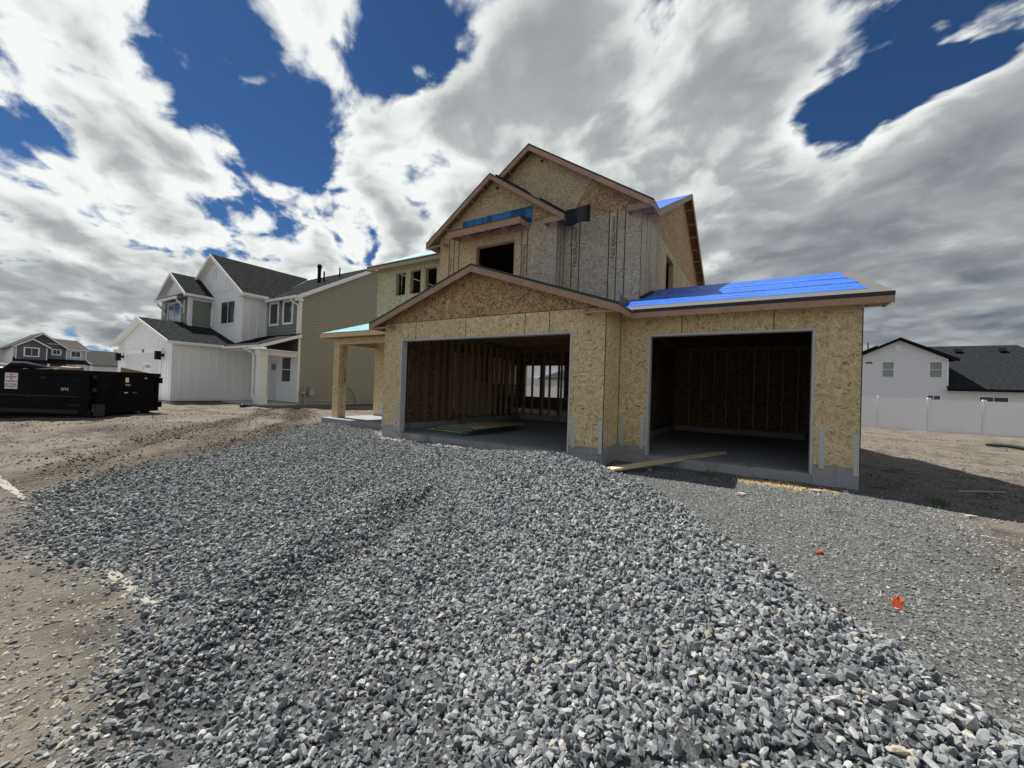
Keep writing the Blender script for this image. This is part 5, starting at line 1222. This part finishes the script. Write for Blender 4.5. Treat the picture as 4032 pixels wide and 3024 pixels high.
# ================================================================ roll-off container
DR = Vector((.85, .527, 0)).normalized(); DB = Vector((-.527, .85, 0)).normalized(); DP = Vector((-17.62, 3.72, -.14))
def dq(a, c, z): return DP-DR*a+DB*c+Vector((0, 0, z))      # a: metres to the left along the side, c: metres back, z up
def dbox(m, a0, a1, c0, c1, z0, z1):
    pts = [dq(a0, c0, z0), dq(a1, c0, z0), dq(a1, c1, z0), dq(a0, c1, z0)]; return m.prism(pts, (0, 0, z1-z0))
DU = thing('roll_off_dumpster', 'black roll-off dumpster with scuffed sides, heaped with debris', 'dumpster', tuple(DP))
Ld, Wd, Hd, Zf = 6.6, 2.3, 1.47, .17
m = MB(); dbox(m, .02, Ld, .0, .05, Zf, Hd); dbox(m, .02, Ld, Wd-.05, Wd, Zf, Hd); dbox(m, Ld-.05, Ld, .051, Wd-.051, Zf, Hd); dbox(m, .02, Ld-.06, .051, Wd-.051, Zf, Zf+.05)
obj('body', m, 'dumpster_paint', DU)
m = MB(); dbox(m, -.03, .019, .06, Wd-.03, Zf-.02, Hd-.02); door = obj('tailgate', m, 'dumpster_paint', DU)
m = MB()
for c0, c1, z0, z1 in ((.06, .16, Zf-.02, Hd-.02), (Wd-.14, Wd-.03, Zf-.02, Hd-.02), (.161, Wd-.141, .70, .78), (.161, Wd-.141, Zf-.02, Zf+.08), (.161, Wd-.141, Hd-.12, Hd-.02)): dbox(m, -.07, -.031, c0, c1, z0, z1)
obj('tailgate_frame', m, 'dumpster_paint', door)
m = MB(); dbox(m, .0, Ld, -.055, -.001, Hd-.10, Hd+.03); dbox(m, .0, Ld, Wd+.001, Wd+.055, Hd-.10, Hd+.03); dbox(m, -.045, .0, -.055, Wd+.055, Hd-.10, Hd+.03)
obj('top_rail', m, 'dumpster_paint', DU)
m = MB(); dbox(m, .0, Ld, -.07, -.001, Zf-.02, Zf+.10); dbox(m, .0, Ld, -.035, -.001, .66, .70); obj('bottom_rail', m, 'dumpster_rust', DU)
for a in (.02, 1.9, 3.7, 5.4):
    if a < 1: m = MB(); dbox(m, a, a+.30, -.09, -.002, Zf, Hd-.1); obj('corner_post', m, 'dumpster_paint', DU)
for z in (.35, .85, 1.25):
    m = MB().tube([dq(-.09, -.02, z), dq(-.09, -.02, z+.12)], .045, 8); obj('hinge', m, 'dumpster_rust', DU)
for z in (.28, 1.15):
    m = MB(); dbox(m, -.10, -.02, Wd-.03, Wd+.08, z, z+.2); obj('latch', m, 'dumpster_paint', DU)
m = MB(); dbox(m, -.11, -.031, .02, .30, Zf-.08, Zf+.28); obj('mud_clump', m, 'mud', DU)
m = MB().tube([dq(.25, -.10, .42), dq(.62, -.10, .42)], .022, 6); obj('latch_bar', m, 'dumpster_rust', DU)
for a, c in ((.25, .22), (.25, Wd-.22), (5.9, .22), (5.9, Wd-.22)): obj('wheel', MB().tube([dq(a, c-.09, .085), dq(a, c+.09, .085)], .10, 12), 'dumpster_rust', DU)
for c in (.62, Wd-.62):
    m = MB(); dbox(m, .3, Ld-.1, c-.05, c+.05, .02, Zf-.001); obj('skid_rail', m, 'dumpster_rust', DU)
# marks and signs on it
def dface(a0, a1, z0, z1, mat, name, dy=-.004, par=DU):
    m = MB(); dbox(m, a0, a1, dy-.003, dy, z0, z1); return obj(name, m, mat, par)
sn = dface(2.32, 2.72, .86, 1.36, 'paper', 'warning_sign')
def dtext(body, size, a, z, mat, par, bold=.003): return text('lettering', body, size, tuple(dq(a, -.0076, z)), tuple(DR), (0, 0, 1), mat, par, 'CENTER', bold)
for body, z in (('NO', 1.275), ('DUMPING', 1.205), ('OF', 1.14), ('CONCRETE', 1.07), ('NO PONER', .975), ('CONCRETO', .905)): dtext(body, .072, 2.52, z, 'ink_red', sn, .002)
dface(3.25, 3.36, 1.22, 1.40, 'paper', 'sticker'); dtext('3715', .12, .85, .86, 'pale_grey_paint', DU)
for a, z, w_, h_ in ((1.45, 1.22, .16, .05), (3.2, .95, .5, .35), (2.95, .82, .3, .06), (1.9, .62, .1, .04), (4.2, 1.1, .3, .2)): dface(a, a+w_, z, z+h_, 'scuff', 'scuff_mark', -.001)
def tface(c0, c1, z0, z1, mat, name):
    m = MB(); dbox(m, -.0345, -.0312, c0, c1, z0, z1); return obj(name, m, mat, door)
tface(1.02, 1.14, 1.16, 1.32, 'paper', 'sticker'); tface(1.72, 1.82, 1.30, 1.33, 'paper', 'reflector'); tface(1.0, 1.12, .79, .83, 'paper', 'reflector'); tface(1.28, 1.46, .79, .83, 'red_plastic', 'reflector')
text('lettering', '9702', .09, tuple(dq(-.036, 1.02, 1.04)), tuple(DB), (0, 0, 1), 'pale_grey_paint', door, bold=.002)
# debris heaped in it, each its own thing
m = MB(); m.bar(dq(.6, .35, 1.40), dq(.1, 2.0, 1.53), .9, .02); m2 = MB()
m2.prism([dq(.10, 1.0, 1.38), dq(.14, 2.15, 1.38), dq(.14, 2.15, 1.50), dq(.10, 1.0, 1.66)], tuple(-DR*.03))
tag(obj('cardboard_sheet', m2, 'cardboard'), 'brown cardboard sheet standing up behind the dumpster tailgate', 'cardboard')
m = MB(); n_ = 12
rr_ = random.Random(4)
grid = [[dq(2.9+2.9*i/n_, .10+1.6*j/6, 1.42+.10*math.sin(i*1.1+j)*.5+.09*rr_.random()) for j in range(7)] for i in range(n_+1)]
for i in range(n_):
    for j in range(6): m.prism([grid[i][j], grid[i+1][j], grid[i+1][j+1], grid[i][j+1]], (0, 0, -.02))
tag(obj('plastic_sheet', m, 'plastic_sheet'), 'crumpled white plastic sheet over the left end of the dumpster load', 'plastic sheet')
tag(obj('trash_bag', MB().tube([dq(2.95, .2, 1.45), dq(2.8, .28, 1.60), dq(2.5, .35, 1.62), dq(2.15, .4, 1.56), dq(1.8, .5, 1.50)], [.10, .13, .11, .09, .05], 9), 'felt_black', smooth=True), 'black bag slumped over the dumpster rim beside the white plastic', 'bag')
tag(obj('wood_scrap', MB().bar(dq(3.3, .3, 1.64), dq(2.7, .5, 1.52), .12, .03), 'grey_lumber'), 'pale wood scrap sticking up left of the black bag', 'wood scrap')
tag(obj('wood_scrap', MB().bar(dq(2.2, .3, 1.48), dq(1.75, .45, 1.54), .10, .03), 'pale_lumber'), 'thin bright wood scrap right of the black bag in the dumpster', 'wood scrap')
m = MB().tube([dq(1.75, .5, 1.47), dq(1.5, .5, 1.53), dq(1.2, .5, 1.52), dq(.95, .55, 1.52)], [.08, .10, .09, .10], 8)
tag(obj('paper_roll', m, 'cardboard'), 'rumpled brown paper roll lying on the dumpster load', 'paper roll')

# ================================================================ small things on the lot
def gz(x, y): return float(height(np.array([x]), np.array([y]))[0])
tag(obj('lumber_board', MB().bar((-2.30, 6.70, -.10), (-.66, 9.72, .045), .185, .038), 'pale_lumber'), 'long pale board leaning from the gravel onto the right garage slab', 'board')
# low stack of sheathing sheets in the left bay
ca, sa = math.cos(-.02), math.sin(-.02)
lay = [(-7.05, 8.05, 0), (-7.0, 8.15, 1), (-7.02, 8.1, 2), (-7.08, 8.02, 3), (-6.98, 8.25, 4), (-6.9, 8.22, 5), (-6.95, 8.42, 6), (-6.8, 8.4, 7)]
for i, (x, y, k) in enumerate(lay):
    a = R(2.0*math.sin(i*2.3)); c, s = math.cos(a), math.sin(a); x -= .62; z = .012+k*.0205
    pts = [(x, y), (x+1.22*c, y+1.22*s), (x+1.22*c-2.44*s, y+1.22*s+2.44*c), (x-2.44*s, y+2.44*c)]
    o = obj('sheathing_sheet', MB().prism([(p[0], p[1], z) for p in pts], (0, 0, .019)), 'sheet_osb')
    o.data.materials.append(MATS['green_edge'])
    for f_ in o.data.polygons: f_.material_index = 1 if abs(f_.normal.z) < .5 else 0
    tag(o, 'green edged OSB sheet, %s of the stack on the garage floor' % ('lowest', 'second lowest', 'third lowest', 'fourth lowest', 'fourth highest', 'third highest', 'second highest', 'topmost')[i], 'wood sheet', 'sheets stacked in the garage')
for i, (dx, z, l0, l1) in enumerate(((0, .003, 8.95, 11.5), (.10, .043, 9.2, 12.6), (.16, .003, 9.0, 12.8))):
    tag(obj('lumber_board', MB().box(.90+dx, 1.0+dx, l0, l1, z, z+.038), 'stud_wood'), ['short board nearest the opening along the right garage wall', 'long board lying on top along the right garage wall', 'board flat against the right garage wall'][i], 'board')
tag(obj('lumber_bundle', MB().box(-10.4, -9.2, 13.0, 15.4, .95, 1.12).box(-10.4, -9.2, 13.0, 15.4, 1.15, 1.30).box(-10.3, -9.3, 13.1, 15.3, 1.33, 1.46).box(-10.3, -9.3, 13.3, 13.4, .12, .94).box(-10.3, -9.3, 15.0, 15.1, .12, .94), 'grey_lumber'), 'pale bundle of lumber on trestles seen between the open studs', 'lumber bundle')
# marker flag
fx, fy = .86, 3.92; fz = gz(fx, fy)
FL = thing('marker_flag', 'crumpled orange marker flag in the gravel at the right', 'flag', (fx, fy, fz))
obj('wire', MB().tube([(fx-.03, fy+.01, fz-.05), (fx-.02, fy+.005, fz+.05), (fx+.015, fy, fz+.125)], .0025, 6), 'galvanised', FL)
P = [(-.035, 0, .018), (.028, -.012, -.002), (.038, .0, .055), (.034, .006, .085), (.012, 0, .112), (-.008, .004, .11), (-.022, .0, .07)]
m = MB().prism([(fx+p[0]*.95, fy+p[1], fz+.01+p[2]*.82) for p in P], (.002, .003, .001))
m.prism([(fx+.010, fy-.006, fz+.102), (fx+.032, fy-.022, fz+.086), (fx+.016, fy-.014, fz+.062)], (.002, .002, .001)); obj('flag_cloth', m, 'orange_cloth', FL)
tag(obj('red_scrap', MB().bar((.48, 4.76, gz(.48, 4.76)+.012), (.53, 4.80, gz(.53, 4.80)+.022), .025, .02), 'red_plastic'), 'small red plastic scrap on the gravel', 'scrap')
tag(obj('corrugated_pipe', MB().tube([(7.85+.13*i, 24.1-.14*i-.01*i*i, -.36+.05*math.sin(i*.5)) for i in range(14)], [.05]+[.075+.008*(i % 2) for i in range(13)], 10), 'black_plastic', smooth=True), 'black corrugated pipe lying on the soil at the right edge', 'pipe')
tag(obj('survey_stake', MB().bar((-11.02, .705, -.45), (-11.0, .72, .62), .04, .04, (0, 1, 0)), 'stake_wood'), 'dark wooden stake at the left edge of the lot', 'stake')
# weeds beside the right garage
def weed(cx, cy, n, h, label):
    w_ = random.Random(int(cx*100)); m = MB()
    for _ in range(n):
        a = w_.uniform(0, 6.28); l = h*w_.uniform(.5, 1); bx_, by_ = cx+w_.uniform(-.1, .1), cy+w_.uniform(-.1, .1); z0 = gz(bx_, by_)-.01
        tip = (bx_+math.cos(a)*l*.6, by_+math.sin(a)*l*.6, z0+l*.8); mid = (bx_+math.cos(a)*l*.2, by_+math.sin(a)*l*.2, z0+l*.55); pw_ = .005
        px, py = -math.sin(a)*pw_, math.cos(a)*pw_
        m.add([(bx_-px, by_-py, z0), (bx_+px, by_+py, z0), (mid[0]+px, mid[1]+py, mid[2]), (mid[0]-px, mid[1]-py, mid[2]), tip], [(0,1,2,3), (3,2,4)])
    tag(obj('weed', m, 'weed'), label, 'weed')
weed(-.75, 7.9, 40, .16, 'small green weed tuft in the shade before the right garage slab'); weed(2.25, 8.3, 46, .22, 'thin green weed in the house shadow at the right')
# sawdust drifts and spilled concrete in front of the slabs
def drift(name, mat, label, pts, seed, n=420, size=.05):
    w_ = random.Random(seed); m = MB(); 
    for _ in range(n):
        (xa, ya, xb, yb, rd) = w_.choice(pts); t = w_.random(); rad = rd*abs(w_.gauss(0, .5)); a = w_.uniform(0, 6.28)
        cx, cy = xa+(xb-xa)*t+math.cos(a)*rad, ya+(yb-ya)*t+math.sin(a)*rad; z = gz(cx, cy)+.012; s = size*w_.uniform(.3, 1); th = w_.uniform(0, 3.14)
        dx, dy = math.cos(th)*s, math.sin(th)*s; hh = w_.uniform(.2, .6)*s
        m.add([(cx-dx, cy-dy, z-.015), (cx+dy, cy-dx, z-.015), (cx+dx, cy+dy, z-.015), (cx-dy, cy+dx, z-.015), (cx, cy, z+hh)], [(0,1,4), (1,2,4), (2,3,4), (3,0,4)])
    o = obj(name, m, mat, kind='stuff'); o['label'] = label
drift('sawdust', 'sawdust', 'yellow sawdust spilled in front of the garage slabs', [(-.3, 8.0, .5, 8.05, .30), (-.1, 7.85, 1.0, 7.9, .28), (-7.6, 7.2, -6.4, 7.1, .22)], 3, 900, .024)
drift('concrete_spill', 'rubble', 'pale spilled concrete crumbs along the left garage slab', [(-8.5, 7.25, -7.7, 7.15, .18), (-6.4, 7.05, -5.2, 6.95, .2), (-8.9, 7.6, -9.6, 8.1, .2)], 5, 420, .07)
w_ = random.Random(12)
ch = [((-2.1, 7.9), 'flat pale concrete chunk in the nook between the two garage bays'), ((-1.72, 7.72), 'small pale concrete chunk in shade behind the leaning board'), ((.75, 7.75), 'flat concrete chunk just in front of the sawdust strip'),
      ((1.15, 8.02), 'concrete chunk at the foot of the right garage corner'), ((2.4, 7.75), 'pale concrete chunk at the sunlit rim of the house shadow'), ((-.2, 6.7), 'lone concrete chunk on the fine gravel before the right bay')]
for i, ((x, y), lab) in enumerate(ch):
    a = w_.uniform(0, 3.14); l = w_.uniform(.05, .11); z = gz(x, y)
    pts = [(x+math.cos(a+q_)*l*w_.uniform(.5, 1), y+math.sin(a+q_)*l*.6*w_.uniform(.5, 1), z+.008) for q_ in (0, 1.2, 2.4, 3.6, 5.0)]
    tag(obj('concrete_chunk', MB().prism(pts, (.0, 0, .028)), 'rubble'), lab, 'concrete chunk', 'concrete chunks before the right garage')
tag(obj('wood_sliver', MB().bar((2.9, 9.9, gz(2.9, 9.9)+.02), (3.7, 10.6, gz(3.7, 10.6)+.02), .03, .02), 'grey_lumber'), 'thin wood strip lying in the house shadow at the right', 'wood scrap')
